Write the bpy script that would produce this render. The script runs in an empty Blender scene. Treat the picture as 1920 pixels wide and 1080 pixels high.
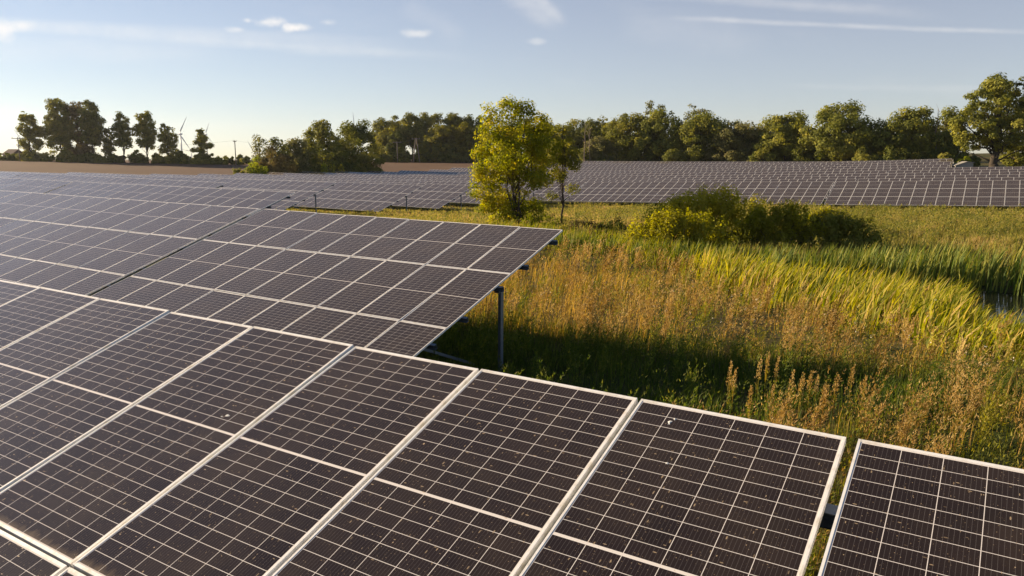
import bpy, math, random
import numpy as np
from mathutils import Vector, Matrix, Euler

random.seed(7)
RNG = np.random.default_rng(11)
SC = bpy.context.scene
COL = SC.collection
Z0 = 4.2                      # height of the camera above the datum

# ------------------------------------------------------------------ camera
FPX = 1424.2                  # focal length in pixels of a 1920 px wide frame
PITCH = 0.1719
cd = bpy.data.cameras.new("camera")
cam = bpy.data.objects.new("camera", cd)
COL.objects.link(cam)
cam.location = (0, 0, Z0)
cam.rotation_euler = (math.pi / 2 - PITCH, 0, 0)
cd.sensor_width = 36.0
cd.lens = 36.0 * FPX / 1920.0
cd.clip_start = 0.05
cd.clip_end = 20000
SC.camera = cam

# ------------------------------------------------------------------ light
AZ = -0.573                   # direction of the panel rows
EV = np.array([math.cos(AZ), math.sin(AZ)])       # along a row, towards the right
NV = np.array([-math.sin(AZ), math.cos(AZ)])      # from row to row, away from the camera
SUN_EL = math.radians(16.8)
sun_h = -EV - 0.13 * NV       # horizontal direction towards the sun
sun_h = sun_h / np.linalg.norm(sun_h)
sun_dir = Vector((sun_h[0] * math.cos(SUN_EL), sun_h[1] * math.cos(SUN_EL), math.sin(SUN_EL)))
sd = bpy.data.lights.new("sun", 'SUN')
sd.energy = 5.0
sd.angle = math.radians(0.6)
sd.color = (1.0, 0.80, 0.54)
so = bpy.data.objects.new("sun", sd)
COL.objects.link(so)
so.rotation_euler = (-sun_dir).to_track_quat('-Z', 'Y').to_euler()
so.location = (-40, 30, 60)

SC.view_settings.view_transform = 'Standard'
SC.view_settings.look = 'None'
SC.view_settings.exposure = 1.1
SC.view_settings.gamma = 1.0
SC.render.film_transparent = False
SC.cycles.max_bounces = 4
SC.cycles.diffuse_bounces = 3
SC.cycles.transparent_max_bounces = 6
SC.cycles.sample_clamp_indirect = 4.0
SKY_STRENGTH = 0.05


# ------------------------------------------------------------------ node helpers
class NT:
    def __init__(self, tree):
        self.t = tree
        self.n = tree.nodes
        self.l = tree.links

    def new(self, typ, **kw):
        nd = self.n.new(typ)
        for k, v in kw.items():
            setattr(nd, k, v)
        return nd

    def set(self, sock, v):
        if isinstance(v, bpy.types.NodeSocket):
            self.l.new(v, sock)
        elif v is not None:
            sock.default_value = v

    def m(self, op, a, b=None, c=None, clamp=False):
        nd = self.new('ShaderNodeMath', operation=op, use_clamp=clamp)
        self.set(nd.inputs[0], a)
        if b is not None: self.set(nd.inputs[1], b)
        if c is not None: self.set(nd.inputs[2], c)
        return nd.outputs[0]

    def ss(self, x, lo, hi, a=0.0, b=1.0):
        nd = self.new('ShaderNodeMapRange', interpolation_type='SMOOTHSTEP')
        self.set(nd.inputs['Value'], x)
        nd.inputs['From Min'].default_value = lo
        nd.inputs['From Max'].default_value = hi
        nd.inputs['To Min'].default_value = a
        nd.inputs['To Max'].default_value = b
        return nd.outputs['Result']

    def mix(self, f, a, b, blend='MIX'):
        nd = self.new('ShaderNodeMix', data_type='RGBA', blend_type=blend)
        nd.clamp_factor = True
        self.set(nd.inputs[0], f)
        self.set(nd.inputs[6], a if isinstance(a, bpy.types.NodeSocket) else c4(a))
        self.set(nd.inputs[7], b if isinstance(b, bpy.types.NodeSocket) else c4(b))
        return nd.outputs[2]

    def noise(self, vec, scale, detail=4, rough=0.55, dim='3D', w=None):
        nd = self.new('ShaderNodeTexNoise', noise_dimensions=dim)
        if vec is not None: self.l.new(vec, nd.inputs['Vector'])
        nd.inputs['Scale'].default_value = scale
        nd.inputs['Detail'].default_value = detail
        nd.inputs['Roughness'].default_value = rough
        if w is not None: self.set(nd.inputs['W'], w)
        return nd.outputs['Fac']

    def vmap(self, vec, scale=(1, 1, 1), rot=(0, 0, 0), loc=(0, 0, 0)):
        nd = self.new('ShaderNodeMapping')
        self.l.new(vec, nd.inputs['Vector'])
        nd.inputs['Scale'].default_value = scale
        nd.inputs['Rotation'].default_value = rot
        nd.inputs['Location'].default_value = loc
        return nd.outputs[0]

    def ramp(self, f, stops):
        nd = self.new('ShaderNodeValToRGB')
        self.set(nd.inputs[0], f)
        el = nd.color_ramp.elements
        while len(el) < len(stops): el.new(0.5)
        for e, (p, c) in zip(el, stops):
            e.position = p
            e.color = c4(c)
        return nd.outputs[0]


def c4(c):
    return (c[0], c[1], c[2], 1.0)


def material(name):
    m = bpy.data.materials.new(name)
    m.use_nodes = True
    m.node_tree.nodes.clear()
    nt = NT(m.node_tree)
    out = nt.new('ShaderNodeOutputMaterial')
    return m, nt, out


def principled(nt, out, **kw):
    b = nt.new('ShaderNodeBsdfPrincipled')
    for k, v in kw.items():
        key = k.replace('_', ' ')
        if isinstance(v, tuple) and len(v) == 3: v = c4(v)
        nt.set(b.inputs[key], v)
    if out is not None: nt.l.new(b.outputs[0], out.inputs['Surface'])
    return b


# ------------------------------------------------------------------ sky
def px_tan(px, py):
    """Direction of a pixel of the 1920 x 1080 photograph as (x / y, z / y) in the world."""
    a, b = (px - 960) / FPX, -(py - 540) / FPX
    cp, sp = math.cos(PITCH), math.sin(PITCH)
    y, z = cp + b * sp, -sp + b * cp
    return a / y, z / y


w = bpy.data.worlds.new("World")
SC.world = w
w.use_nodes = True
w.node_tree.nodes.clear()
nt = NT(w.node_tree)
wo = nt.new('ShaderNodeOutputWorld')
sky = nt.new('ShaderNodeTexSky', sky_type='NISHITA', sun_disc=False)
sky.sun_elevation = SUN_EL
sky.sun_rotation = math.atan2(sun_h[0], sun_h[1])
sky.altitude = 30
sky.air_density = 0.86
sky.dust_density = 0.0
sky.ozone_density = 3.0
tc = nt.new('ShaderNodeTexCoord')
sep = nt.new('ShaderNodeSeparateXYZ')
nt.l.new(tc.outputs['Generated'], sep.inputs[0])
sy = nt.m('MAXIMUM', sep.outputs[1], 0.02)
U = nt.m('DIVIDE', sep.outputs[0], sy)
V = nt.m('DIVIDE', sep.outputs[2], sy)
cmb = nt.new('ShaderNodeCombineXYZ')
nt.set(cmb.inputs[0], U)
nt.set(cmb.inputs[1], V)
UV = cmb.outputs[0]
front = nt.ss(sep.outputs[1], 0.05, 0.25)

fine = nt.noise(UV, 26, 6, 0.62)
soft = nt.noise(nt.vmap(UV, (2.0, 9.0, 1)), 3.2, 5, 0.6)
total = None


def cloud_add(f):
    global total
    total = f if total is None else nt.m('ADD', total, f)


def puff(px, py, wx, wy, amount):
    """A small cumulus: an ellipse of directions, torn by noise."""
    u, v = px_tan(px, py)
    du = nt.m('DIVIDE', nt.m('SUBTRACT', U, u), wx / FPX)
    dv = nt.m('DIVIDE', nt.m('SUBTRACT', V, v), wy / FPX)
    d = nt.m('SQRT', nt.m('ADD', nt.m('MULTIPLY', du, du), nt.m('MULTIPLY', dv, dv)))
    d = nt.m('ADD', d, nt.m('MULTIPLY', nt.m('SUBTRACT', fine, 0.5), 2.6))
    cloud_add(nt.m('MULTIPLY', nt.ss(d, 0.0, 1.25, 1.0, 0.0), amount * .82))


def streak(p0, p1, width, amount, feather=0.12):
    """A contrail or a band of cirrus between two directions."""
    a, b = np.array(px_tan(*p0)), np.array(px_tan(*p1))
    L = np.linalg.norm(b - a)
    t = (b - a) / L
    s = nt.m('ADD', nt.m('MULTIPLY', nt.m('SUBTRACT', U, float(a[0])), float(t[0])), nt.m('MULTIPLY', nt.m('SUBTRACT', V, float(a[1])), float(t[1])))
    q = nt.m('ADD', nt.m('MULTIPLY', nt.m('SUBTRACT', U, float(a[0])), float(-t[1])), nt.m('MULTIPLY', nt.m('SUBTRACT', V, float(a[1])), float(t[0])))
    q = nt.m('ADD', q, nt.m('MULTIPLY', nt.m('SUBTRACT', soft, 0.5), width * 1.6 / FPX))
    q = nt.m('DIVIDE', nt.m('ABSOLUTE', q), width / FPX)
    f = nt.ss(q, 0.0, 1.0, 1.0, 0.0)
    f = nt.m('MULTIPLY', f, nt.ss(s, -feather * L, feather * L))
    f = nt.m('MULTIPLY', f, nt.ss(s, L * (1 - 2.2 * feather), L * (1 + feather), 1.0, 0.0))
    f = nt.m('MULTIPLY', f, nt.ss(fine, 0.25, 0.75, 0.55, 1.1))
    cloud_add(nt.m('MULTIPLY', f, amount * .8))


for a in [(497, 41, 34, 10, 1.0), (466, 39, 14, 7, .8), (566, 51, 26, 8, .8), (545, 53, 16, 7, .7), (447, 55, 20, 6, .5),
          (614, 42, 18, 7, .4), (783, 63, 26, 8, .65), (1008, 78, 18, 6, .35), (8, 60, 22, 24, .7), (40, 48, 26, 12, .5)]:
    puff(*a)
for a in [((-60, 45), (830, 104), 16, .34), ((-40, 36), (720, 78), 12, .22), ((760, 10), (868, 70), 30, .12),
          ((925, -30), (1046, 40), 30, .36), ((1000, -10), (1060, 44), 14, .2), ((1090, -25), (1720, 26), 14, .26),
          ((1300, 36), (1960, 62), 7, .34), ((1180, 40), (1420, 80), 46, .12), ((1500, 162), (1990, 170), 9, .12),
          ((-100, 88), (420, 100), 30, .16)]:
    streak(*a)
veil = nt.m('MULTIPLY', nt.ss(nt.noise(nt.vmap(UV, (1.4, 5.0, 1), (0, 0, .1)), 3.0, 6, .62), 0.52, 0.85), 0.10)
cloud_add(veil)
haze_veil = nt.ss(sep.outputs[2], 0.0, 0.6, 0.30, 0.02)         # thin high haze, thicker towards the horizon
haze_veil = nt.m('MULTIPLY', haze_veil, nt.ss(sep.outputs[2], -0.02, 0.02))
cl = nt.m('MULTIPLY', nt.m('MULTIPLY', total, front), nt.ss(V, -0.01, 0.06), clamp=True)
skycol = nt.mix(haze_veil, sky.outputs[0], (10.2, 9.1, 8.9))
skycol = nt.mix(cl, skycol, (9.8, 9.4, 9.0))
bg = nt.new('ShaderNodeBackground')
nt.l.new(skycol, bg.inputs[0])
bg.inputs[1].default_value = SKY_STRENGTH
nt.l.new(bg.outputs[0], wo.inputs[0])


# ------------------------------------------------------------------ mesh helpers
def link(o, parent=None):
    COL.objects.link(o)
    if parent is not None: o.parent = parent
    return o


def tag(o, label=None, cat=None, group=None, kind=None):
    if label: o['label'] = label
    if cat: o['category'] = cat
    if group: o['group'] = group
    if kind: o['kind'] = kind
    return o


def empty(name, loc=(0, 0, 0), rz=0.0):
    o = bpy.data.objects.new(name, None)
    o.empty_display_size = 0.3
    o.location = loc
    o.rotation_euler = (0, 0, rz)
    return link(o)


def mesh_np(name, V_, F, mats, attrs=None, mat_idx=None, smooth=False):
    """A mesh from arrays: V_ (n,3), F (m,3) or (m,4) ints."""
    me = bpy.data.meshes.new(name)
    V_ = np.asarray(V_, np.float32)
    F = np.asarray(F, np.int32)
    k = F.shape[1]
    me.vertices.add(len(V_))
    me.vertices.foreach_set('co', V_.ravel())
    me.loops.add(F.size)
    me.loops.foreach_set('vertex_index', F.ravel())
    me.polygons.add(len(F))
    me.polygons.foreach_set('loop_start', np.arange(0, F.size, k, dtype=np.int32))
    if mat_idx is not None: me.polygons.foreach_set('material_index', np.asarray(mat_idx, np.int32))
    if smooth: me.polygons.foreach_set('use_smooth', np.ones(len(F), bool))
    for m in (mats if isinstance(mats, (list, tuple)) else [mats]): me.materials.append(m)
    for an, av in (attrs or {}).items():
        at = me.attributes.new(an, 'FLOAT', 'POINT')
        at.data.foreach_set('value', np.asarray(av, np.float32))
    me.update(calc_edges=True)
    return me


class MB:
    """Collects boxes, tubes and prisms into one mesh."""

    def __init__(self):
        self.v, self.f, self.mi = [], [], []

    def add(self, vs, fs, mi=0):
        o = len(self.v)
        self.v += [tuple(p) for p in vs]
        self.f += [tuple(i + o for i in q) for q in fs]
        self.mi += [mi] * len(fs)

    def box(self, x0, x1, y0, y1, z0, z1, mi=0, M=None):
        vs = [Vector(p) for p in ((x0, y0, z0), (x1, y0, z0), (x1, y1, z0), (x0, y1, z0), (x0, y0, z1), (x1, y0, z1), (x1, y1, z1), (x0, y1, z1))]
        if M is not None: vs = [M @ p for p in vs]
        self.add(vs, [(0, 3, 2, 1), (4, 5, 6, 7), (0, 1, 5, 4), (1, 2, 6, 5), (2, 3, 7, 6), (3, 0, 4, 7)], mi)

    def tube(self, pts, rad, k=7, mi=0, cap=True):
        pts = [Vector(p) for p in pts]
        n = len(pts)
        o = len(self.v)
        for i, p in enumerate(pts):
            d = (pts[min(i + 1, n - 1)] - pts[max(i - 1, 0)])
            d = d.normalized() if d.length > 1e-9 else Vector((0, 0, 1))
            a = d.orthogonal().normalized() if abs(d.z) < 0.9 else Vector((1, 0, 0)).cross(d).normalized()
            b = d.cross(a)
            r = rad[i] if isinstance(rad, (list, tuple)) else rad
            for j in range(k):
                t = 2 * math.pi * j / k
                self.v.append(tuple(p + (a * math.cos(t) + b * math.sin(t)) * r))
        for i in range(n - 1):
            for j in range(k):
                a, b = o + i * k + j, o + i * k + (j + 1) % k
                self.f.append((a, b, b + k, a + k))
                self.mi.append(mi)
        if cap:
            self.f.append(tuple(o + j for j in reversed(range(k))))
            self.f.append(tuple(o + (n - 1) * k + j for j in range(k)))
            self.mi += [mi, mi]

    def mesh(self, name, mats, smooth=False):
        me = bpy.data.meshes.new(name)
        me.from_pydata(self.v, [], self.f)
        for m in (mats if isinstance(mats, (list, tuple)) else [mats]): me.materials.append(m)
        me.polygons.foreach_set('material_index', self.mi)
        if smooth: me.polygons.foreach_set('use_smooth', [True] * len(self.f))
        me.update()
        return me

    def obj(self, name, mats, parent=None, smooth=False):
        return link(bpy.data.objects.new(name, self.mesh(name, mats, smooth)), parent)


# ------------------------------------------------------------------ terrain
def EN(e, n):
    p = e * EV + n * NV
    return float(p[0]), float(p[1])


# (x, y, height above the camera) of the ground, measured from the rows of panels and the field edges
TP = 2.67
CTRL = [(-1, 5, -1.285 - TP), (3.2, 2.3, -1.31 - TP), (-24, 20, -1.15 - TP), (1.06, 15.95, -1.53 - TP), (-12, 24.5, -1.39 - TP), (-30, 36, -1.2 - TP),
        (-9.7, 34.9, -1.64 - TP), (-25.8, 45.4, -1.49 - TP), (-45, 70, -1.47 - TP), (-19.9, 53.9, -1.85 - TP), (-14.2, 63, -2.12 - TP), (-8.3, 70, -2.62 - TP),
        (-35, 76, -2.03 - TP), (-42, 92, -2.2 - TP), (-51, 110, -2.5 - TP), (-48.7, 120, -2.7 - TP), (-47, 131, -2.85 - TP), (-42, 151, -2.95 - TP), (-38.5, 161, -3.05 - TP),
        (-3.4, 82, -3.05 - TP), (-6.5, 93, -3.1 - TP), (-7.4, 106, -3.35 - TP), (-8.3, 118, -3.4 - TP), (-10, 143, -3.55 - TP), (-11.8, 168, -3.5 - TP),
        (-15, 194, -2.9 - TP), (16, 93, -3.05 - TP), (32.1, 78.1, -2.6 - TP), (44.4, 68, -2.2 - TP), (30, 94, -2.84 - TP), (35, 114, -2.8 - TP), (41, 134, -2.35 - TP),
        (47.5, 155, -2.18 - TP), (57, 185, -1.25 - TP), (18.5, 208, -1.3 - TP), (52.5, 79.5, -2.12 - TP), (63, 96, -1.86 - TP), (74, 112.7, -1.58 - TP), (91, 161, -.8 - TP),
        (6, 13, -4.0), (12, 14, -4.05), (9, 20, -4.6), (14.5, 22.2, -5.05), (19, 22.5, -5.15), (6.4, 27, -4.75), (8, 36, -4.85), (20, 34, -5.1), (2, 47, -4.5), (14, 44, -4.7), (30, 45, -4.75), (10, 60, -5.0), (28, 62, -5.05), (45, 55, -4.6),
        (-165, 245, -1.55), (-125, 270, -2.0), (-34, 300, -2.1), (-95, 285, -2.0), (0, 305, -2.0), (-230, 235, -1.6), (-70, 205, -4.1), (-110, 165, -3.9), (60, 260, -1.6), (120, 240, -.7), (150, 230, .3), (110, 180, -2.6), (88, 150, -3.0), (200, 200, 0.0),
        (0, -30, -4.0), (60, 0, -4.2), (-60, 0, -3.7), (120, 60, -3.6), (-150, 100, -3.8), (0, -80, -4.0)]
CTRL = np.array(CTRL, float)


def _phi(r2):
    return 0.5 * r2 * np.log(np.maximum(r2, 1e-12))


_S = 100.0
_c = CTRL[:, :2] / _S
_K = _phi(((_c[:, None] - _c[None]) ** 2).sum(-1)) + 2e-4 * np.eye(len(_c))
_A = np.block([[_K, np.c_[np.ones(len(_c)), _c]], [np.c_[np.ones(len(_c)), _c].T, np.zeros((3, 3))]])
_W = np.linalg.solve(_A, np.r_[CTRL[:, 2], 0, 0, 0])
POND_C, POND_A, POND_B = (5.0, 32.2), 14.5, 1.95          # in row coordinates: a narrow ditch that widens to the right
WATER_Z = Z0 - 5.36


def terrain(x, y):
    x = np.atleast_1d(np.asarray(x, float))
    y = np.atleast_1d(np.asarray(y, float))
    out = np.empty(len(x))
    for i in range(0, len(x), 20000):
        q = np.stack([x[i:i + 20000], y[i:i + 20000]], 1) / _S
        r2 = ((q[:, None] - _c[None]) ** 2).sum(-1)
        out[i:i + 20000] = _phi(r2) @ _W[:len(_c)] + _W[-3] + q @ _W[-2:]
    r = np.hypot(x, y)
    far = -3.5 - 0.004 * np.clip(r - 300, 0, 9000)
    k = np.clip((r - 300) / 120, 0, 1)
    k = k * k * (3 - 2 * k)
    out = out * (1 - k) + far * k
    e, n = x * EV[0] + y * EV[1], x * NV[0] + y * NV[1]
    half = POND_B * np.clip(0.55 + (e + 8) * 0.115, 0.45, 1.5)
    d = np.maximum(np.abs(n - POND_C[1]) / half, np.abs(e - POND_C[0]) / POND_A)
    out = out - 0.55 * np.clip((1.35 - d) / 0.6, 0, 1)
    return out + Z0


def tz(x, y):
    return float(terrain([x], [y])[0])


def ray(px, py):
    a, b = (px - 960) / FPX, -(py - 540) / FPX
    cp, sp = math.cos(PITCH), math.sin(PITCH)
    return np.array([a, cp + b * sp, -sp + b * cp])


def at(px, Y, py=300):
    """World x of something seen in pixel column px at the forward distance Y; also its z if it is seen in pixel row py."""
    r = ray(px, py)
    r = r * (Y / r[1])
    return float(r[0]), float(r[2] + Z0)


# materials of the setting
M_ground, g, o_ = material('meadow_soil')
geo = g.new('ShaderNodeNewGeometry')
n1 = g.noise(geo.outputs['Position'], 0.35, 5, .6)
n2 = g.noise(geo.outputs['Position'], 6.0, 4, .6)
col = g.mix(g.ss(n1, .35, .65), (0.045, 0.06, 0.014), (0.13, 0.095, 0.03))
col = g.mix(g.ss(n2, .4, .7, 0, .6), col, (0.05, 0.04, 0.02))
principled(g, o_, Base_Color=col, Roughness=.95, Specular_IOR_Level=.1)

M_field, g, o_ = material('ploughed_soil')
geo = g.new('ShaderNodeNewGeometry')
fur = g.new('ShaderNodeTexWave', wave_type='BANDS', bands_direction='X')
g.l.new(g.vmap(geo.outputs['Position'], (1, 1, 1), (0, 0, math.radians(62))), fur.inputs[0])
fur.inputs['Scale'].default_value = 0.22
fur.inputs['Distortion'].default_value = 2.5
fur.inputs['Detail'].default_value = 3
n1 = g.noise(geo.outputs['Position'], 0.03, 5, .6)
n2 = g.noise(g.vmap(geo.outputs['Position'], (1, 1, 1)), 0.6, 5, .7)
col = g.mix(fur.outputs['Fac'], (0.115, 0.068, 0.042), (0.155, 0.093, 0.058))
col = g.mix(g.ss(n1, .35, .7, 0, .5), col, (0.175, 0.108, 0.067))
col = g.mix(g.ss(n2, .45, .8, 0, .6), col, (0.10, 0.060, 0.038))
principled(g, o_, Base_Color=col, Roughness=.95, Specular_IOR_Level=.1)

M_stubble, g, o_ = material('stubble_soil')
geo = g.new('ShaderNodeNewGeometry')
n2 = g.noise(geo.outputs['Position'], 0.15, 5, .7)
principled(g, o_, Base_Color=g.mix(n2, (0.42, 0.22, 0.10), (0.34, 0.20, 0.10)), Roughness=.95, Specular_IOR_Level=.1)


def axis(lo, hi, fine_lo, fine_hi, step, growth=1.13):
    a = list(np.arange(fine_lo, fine_hi + step, step))
    s, p = step, a[-1]
    while p < hi:
        s *= growth
        p += s
        a.append(p)
    s, p, b = step, a[0], []
    while p > lo:
        s *= growth
        p -= s
        b.append(p)
    return np.array(b[::-1] + a)


def sheet(name, xs, ys, mat, fn, kind='structure'):
    X, Y = np.meshgrid(xs, ys)
    P = fn(X.ravel(), Y.ravel())
    nx, ny = len(xs), len(ys)
    i = np.arange(nx * ny).reshape(ny, nx)
    F = np.stack([i[:-1, :-1], i[:-1, 1:], i[1:, 1:], i[1:, :-1]], -1).reshape(-1, 4)
    ob = link(bpy.data.objects.new(name, mesh_np(name, P, F, mat, smooth=True)))
    return tag(ob, kind=kind)


gx = axis(-9000, 9000, -30, 40, 1.0)
gy = axis(-600, 9000, 4, 60, 1.0)
sheet('ground', gx, gy, M_ground, lambda x, y: np.stack([x, y, terrain(x, y)], 1))


def en_sheet(name, es, ns, mat, lift):
    def fn(e, n):
        x, y = e * EV[0] + n * NV[0], e * EV[1] + n * NV[1]
        return np.stack([x, y, terrain(x, y) + lift], 1)
    return sheet(name, es, ns, mat, fn)


en_sheet('ploughed_field', np.linspace(-420, -122, 90), np.linspace(-30, 330, 110), M_field, 0.10)
en_sheet('ploughed_field', np.linspace(-121.5, -10, 40), np.linspace(186, 262, 40), M_field, 0.14)
en_sheet('stubble_field', np.linspace(8, 150, 50), np.linspace(160, 330, 60), M_stubble, 0.12)

# water of the ditch
M_water, g, o_ = material('pond_water')
geo = g.new('ShaderNodeNewGeometry')
bmp = g.new('ShaderNodeBump')
bmp.inputs['Strength'].default_value = .12
bmp.inputs['Distance'].default_value = .02
g.l.new(g.noise(geo.outputs['Position'], 9, 3, .5), bmp.inputs['Height'])
b = principled(g, o_, Base_Color=(0.012, 0.014, 0.010), Roughness=.04, IOR=1.33)
g.l.new(bmp.outputs[0], b.inputs['Normal'])
en_sheet('pond_water', np.linspace(-11, 21, 20), np.linspace(28.0, 36.5, 8), M_water, 0)
pw = bpy.data.objects['pond_water']
for v in pw.data.vertices: v.co.z = WATER_Z

# ------------------------------------------------------------------ solar panels
PWD, PLN = 1.056, 2.112             # pitch of the panels along and up the table
W_, L_, FR, FS, DP = 1.032, 2.096, 0.0115, 0.018, 0.035       # FR, FS: lip of the long and the short frame sides
CX = (W_ - 2 * (FR + .006)) / 6
HY = (L_ / 2 - FS - .006 - .007) / 12
TILT = 0.3293

M_alu, g, o_ = material('anodised_aluminium')
tc = g.new('ShaderNodeTexCoord')
nz = g.noise(tc.outputs['Object'], 14, 3, .6)
principled(g, o_, Base_Color=g.mix(g.ss(nz, .45, .75), (0.88, 0.86, 0.83), (0.70, 0.64, 0.54)), Metallic=.0, Roughness=.40)

M_steel, g, o_ = material('galvanised_steel')
tc = g.new('ShaderNodeTexCoord')
nz = g.noise(tc.outputs['Object'], 22, 4, .6)
principled(g, o_, Base_Color=g.mix(nz, (0.13, 0.16, 0.20), (0.22, 0.25, 0.29)), Metallic=.6, Roughness=.5)

M_back, g, o_ = material('white_backsheet')
principled(g, o_, Base_Color=(.6, .6, .6), Roughness=.6)


def cell_material(name, detail, specks=True, contrast=1.0):
    m, g, o_ = material(name)
    tc = g.new('ShaderNodeTexCoord')
    oi = g.new('ShaderNodeObjectInfo')
    rnd = oi.outputs['Random']
    sp = g.new('ShaderNodeSeparateXYZ')
    g.l.new(tc.outputs['Object'], sp.inputs[0])
    if detail:
        px, py = sp.outputs[0], sp.outputs[1]
    else:          # many panels in one mesh: wrap the coordinates on the panel pitch
        px = g.m('SUBTRACT', g.m('WRAP', sp.outputs[0], PWD, 0.0), PWD / 2)
        py = g.m('SUBTRACT', g.m('WRAP', g.m('DIVIDE', sp.outputs[1], math.cos(TILT)), PLN, 0.0), PLN / 2)
    ay = g.m('SUBTRACT', g.m('ABSOLUTE', py), 0.007)
    fx = g.m('MULTIPLY', g.m('SUBTRACT', .5, g.m('ABSOLUTE', g.m('SUBTRACT', g.m('FRACT', g.m('DIVIDE', px, CX)), .5))), CX)
    fy = g.m('MULTIPLY', g.m('SUBTRACT', .5, g.m('ABSOLUTE', g.m('SUBTRACT', g.m('FRACT', g.m('DIVIDE', ay, HY)), .5))), HY)
    lx = g.m('LESS_THAN', fx, .0015)
    ly = g.m('LESS_THAN', fy, .0015)
    line = g.m('MAXIMUM', lx, ly)
    edge = g.m('MAXIMUM', g.m('GREATER_THAN', g.m('ABSOLUTE', px), CX * 3), g.m('GREATER_THAN', ay, HY * 12))
    mid = g.m('LESS_THAN', ay, 0.0)
    white = g.m('MAXIMUM', g.m('MAXIMUM', g.m('MULTIPLY', line, contrast), mid), edge)
    bus = g.m('FRACT', g.m('ADD', g.m('DIVIDE', px, CX / 9), .5))
    bus = g.m('LESS_THAN', g.m('ABSOLUTE', g.m('SUBTRACT', bus, .5)), .035)
    # cells differ a little from one to the next and from panel to panel
    cellid = g.new('ShaderNodeTexWhiteNoise', noise_dimensions='3D')
    cb = g.new('ShaderNodeCombineXYZ')
    g.set(cb.inputs[0], g.m('FLOOR', g.m('DIVIDE', px, CX)))
    g.set(cb.inputs[1], g.m('FLOOR', g.m('DIVIDE', py, HY)))
    g.set(cb.inputs[2], rnd)
    g.l.new(cb.outputs[0], cellid.inputs['Vector'])
    cell = g.mix(cellid.outputs['Value'], (0.0130, 0.0085, 0.0090), (0.0185, 0.0120, 0.0120))
    cell = g.mix(g.m('MULTIPLY', bus, .55 * contrast), cell, (0.16, 0.145, 0.14))
    col = g.mix(white, cell, (0.80, 0.74, 0.69))
    vec = tc.outputs['Object']
    film = g.noise(vec, 1.6, 5, .65, '4D', g.m('MULTIPLY', rnd, 50))
    dust = g.m('ADD', .003, g.m('MULTIPLY', g.ss(film, .38, .75), .045))
    if detail and specks:
        # pollen, fluff and droppings that lie on the glass
        off = g.new('ShaderNodeVectorMath', operation='ADD')
        g.l.new(vec, off.inputs[0])
        cb2 = g.new('ShaderNodeCombineXYZ')
        for k, mul in enumerate((37.0, 91.0, 0.0)): g.set(cb2.inputs[k], g.m('MULTIPLY', rnd, mul))
        g.l.new(cb2.outputs[0], off.inputs[1])
        for sc_, th, keep, amt, st in ((80, .10, .78, .8, (1, 1, 0)), (34, .055, .80, 1.0, (1, 1, 0)), (30, .06, .66, .75, (1, .30, 0)), (27, .055, .68, .75, (.34, 1, 0)), (9, .028, .7, 1.0, (1, .7, 0))):
            vo = g.new('ShaderNodeTexVoronoi', voronoi_dimensions='2D', feature='F1')
            g.l.new(g.vmap(off.outputs[0], st, (0, 0, sc_ * .1)), vo.inputs['Vector'])
            vo.inputs['Scale'].default_value = sc_
            sc3 = g.new('ShaderNodeSeparateColor')
            g.l.new(vo.outputs['Color'], sc3.inputs[0])
            f = g.m('MULTIPLY', g.m('LESS_THAN', vo.outputs['Distance'], g.m('MULTIPLY', sc3.outputs[1], th * 1.6)), g.m('GREATER_THAN', sc3.outputs[0], keep))
            dust = g.m('MAXIMUM', dust, g.m('MULTIPLY', f, g.m('MULTIPLY', sc3.outputs[2], amt)))
        # dirt that has run down to the lower edge
        low = g.ss(g.m('ADD', py, g.m('MULTIPLY', g.m('SUBTRACT', g.noise(g.vmap(off.outputs[0], (2, 1.2, 0)), 7, 5, .65), .5), .14)), -L_ / 2 + .012, -L_ / 2 + .075, .22, 0)
        dust = g.m('MAXIMUM', dust, low)
    col = g.mix(dust, col, (0.48, 0.35, 0.21))
    rough = g.m('ADD', .11, g.m('MULTIPLY', dust, .25))
    rough = g.m('ADD', rough, g.m('MULTIPLY', rnd, .04))
    principled(g, o_, Base_Color=col, Roughness=rough, IOR=1.40, Sheen_Weight=.09, Sheen_Roughness=.42, Sheen_Tint=(1.0, .80, .62))
    return m


M_cell = cell_material('solar_cells', True)
M_cell_mid = cell_material('solar_cells_clean', True, False, .8)
M_cell_row = cell_material('solar_cells_row', True, False, .40)
M_cell_far = cell_material('solar_cells_far', False, False, .30)


def frame_boxes(mb, mi, x0=0.0, y0=0.0):
    a, b = W_ / 2, L_ / 2
    mb.box(x0 - a, x0 - a + FR, y0 - b, y0 + b, -DP, 0, mi)
    mb.box(x0 + a - FR, x0 + a, y0 - b, y0 + b, -DP, 0, mi)
    mb.box(x0 - a + FR, x0 + a - FR, y0 - b, y0 - b + FS, -DP, -.0005, mi)
    mb.box(x0 - a + FR, x0 + a - FR, y0 + b - FS, y0 + b, -DP, -.0005, mi)


def laminate_box(mb, x0=0.0, y0=0.0):
    a, b = W_ / 2 - FR, L_ / 2 - FS
    z0, z1 = -.009, -.002
    v = [(x0 - a, y0 - b, z0), (x0 + a, y0 - b, z0), (x0 + a, y0 + b, z0), (x0 - a, y0 + b, z0), (x0 - a, y0 - b, z1), (x0 + a, y0 - b, z1), (x0 + a, y0 + b, z1), (x0 - a, y0 + b, z1)]
    mb.add(v, [(4, 5, 6, 7)], 0)
    mb.add(v, [(0, 3, 2, 1)], 1)


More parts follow.
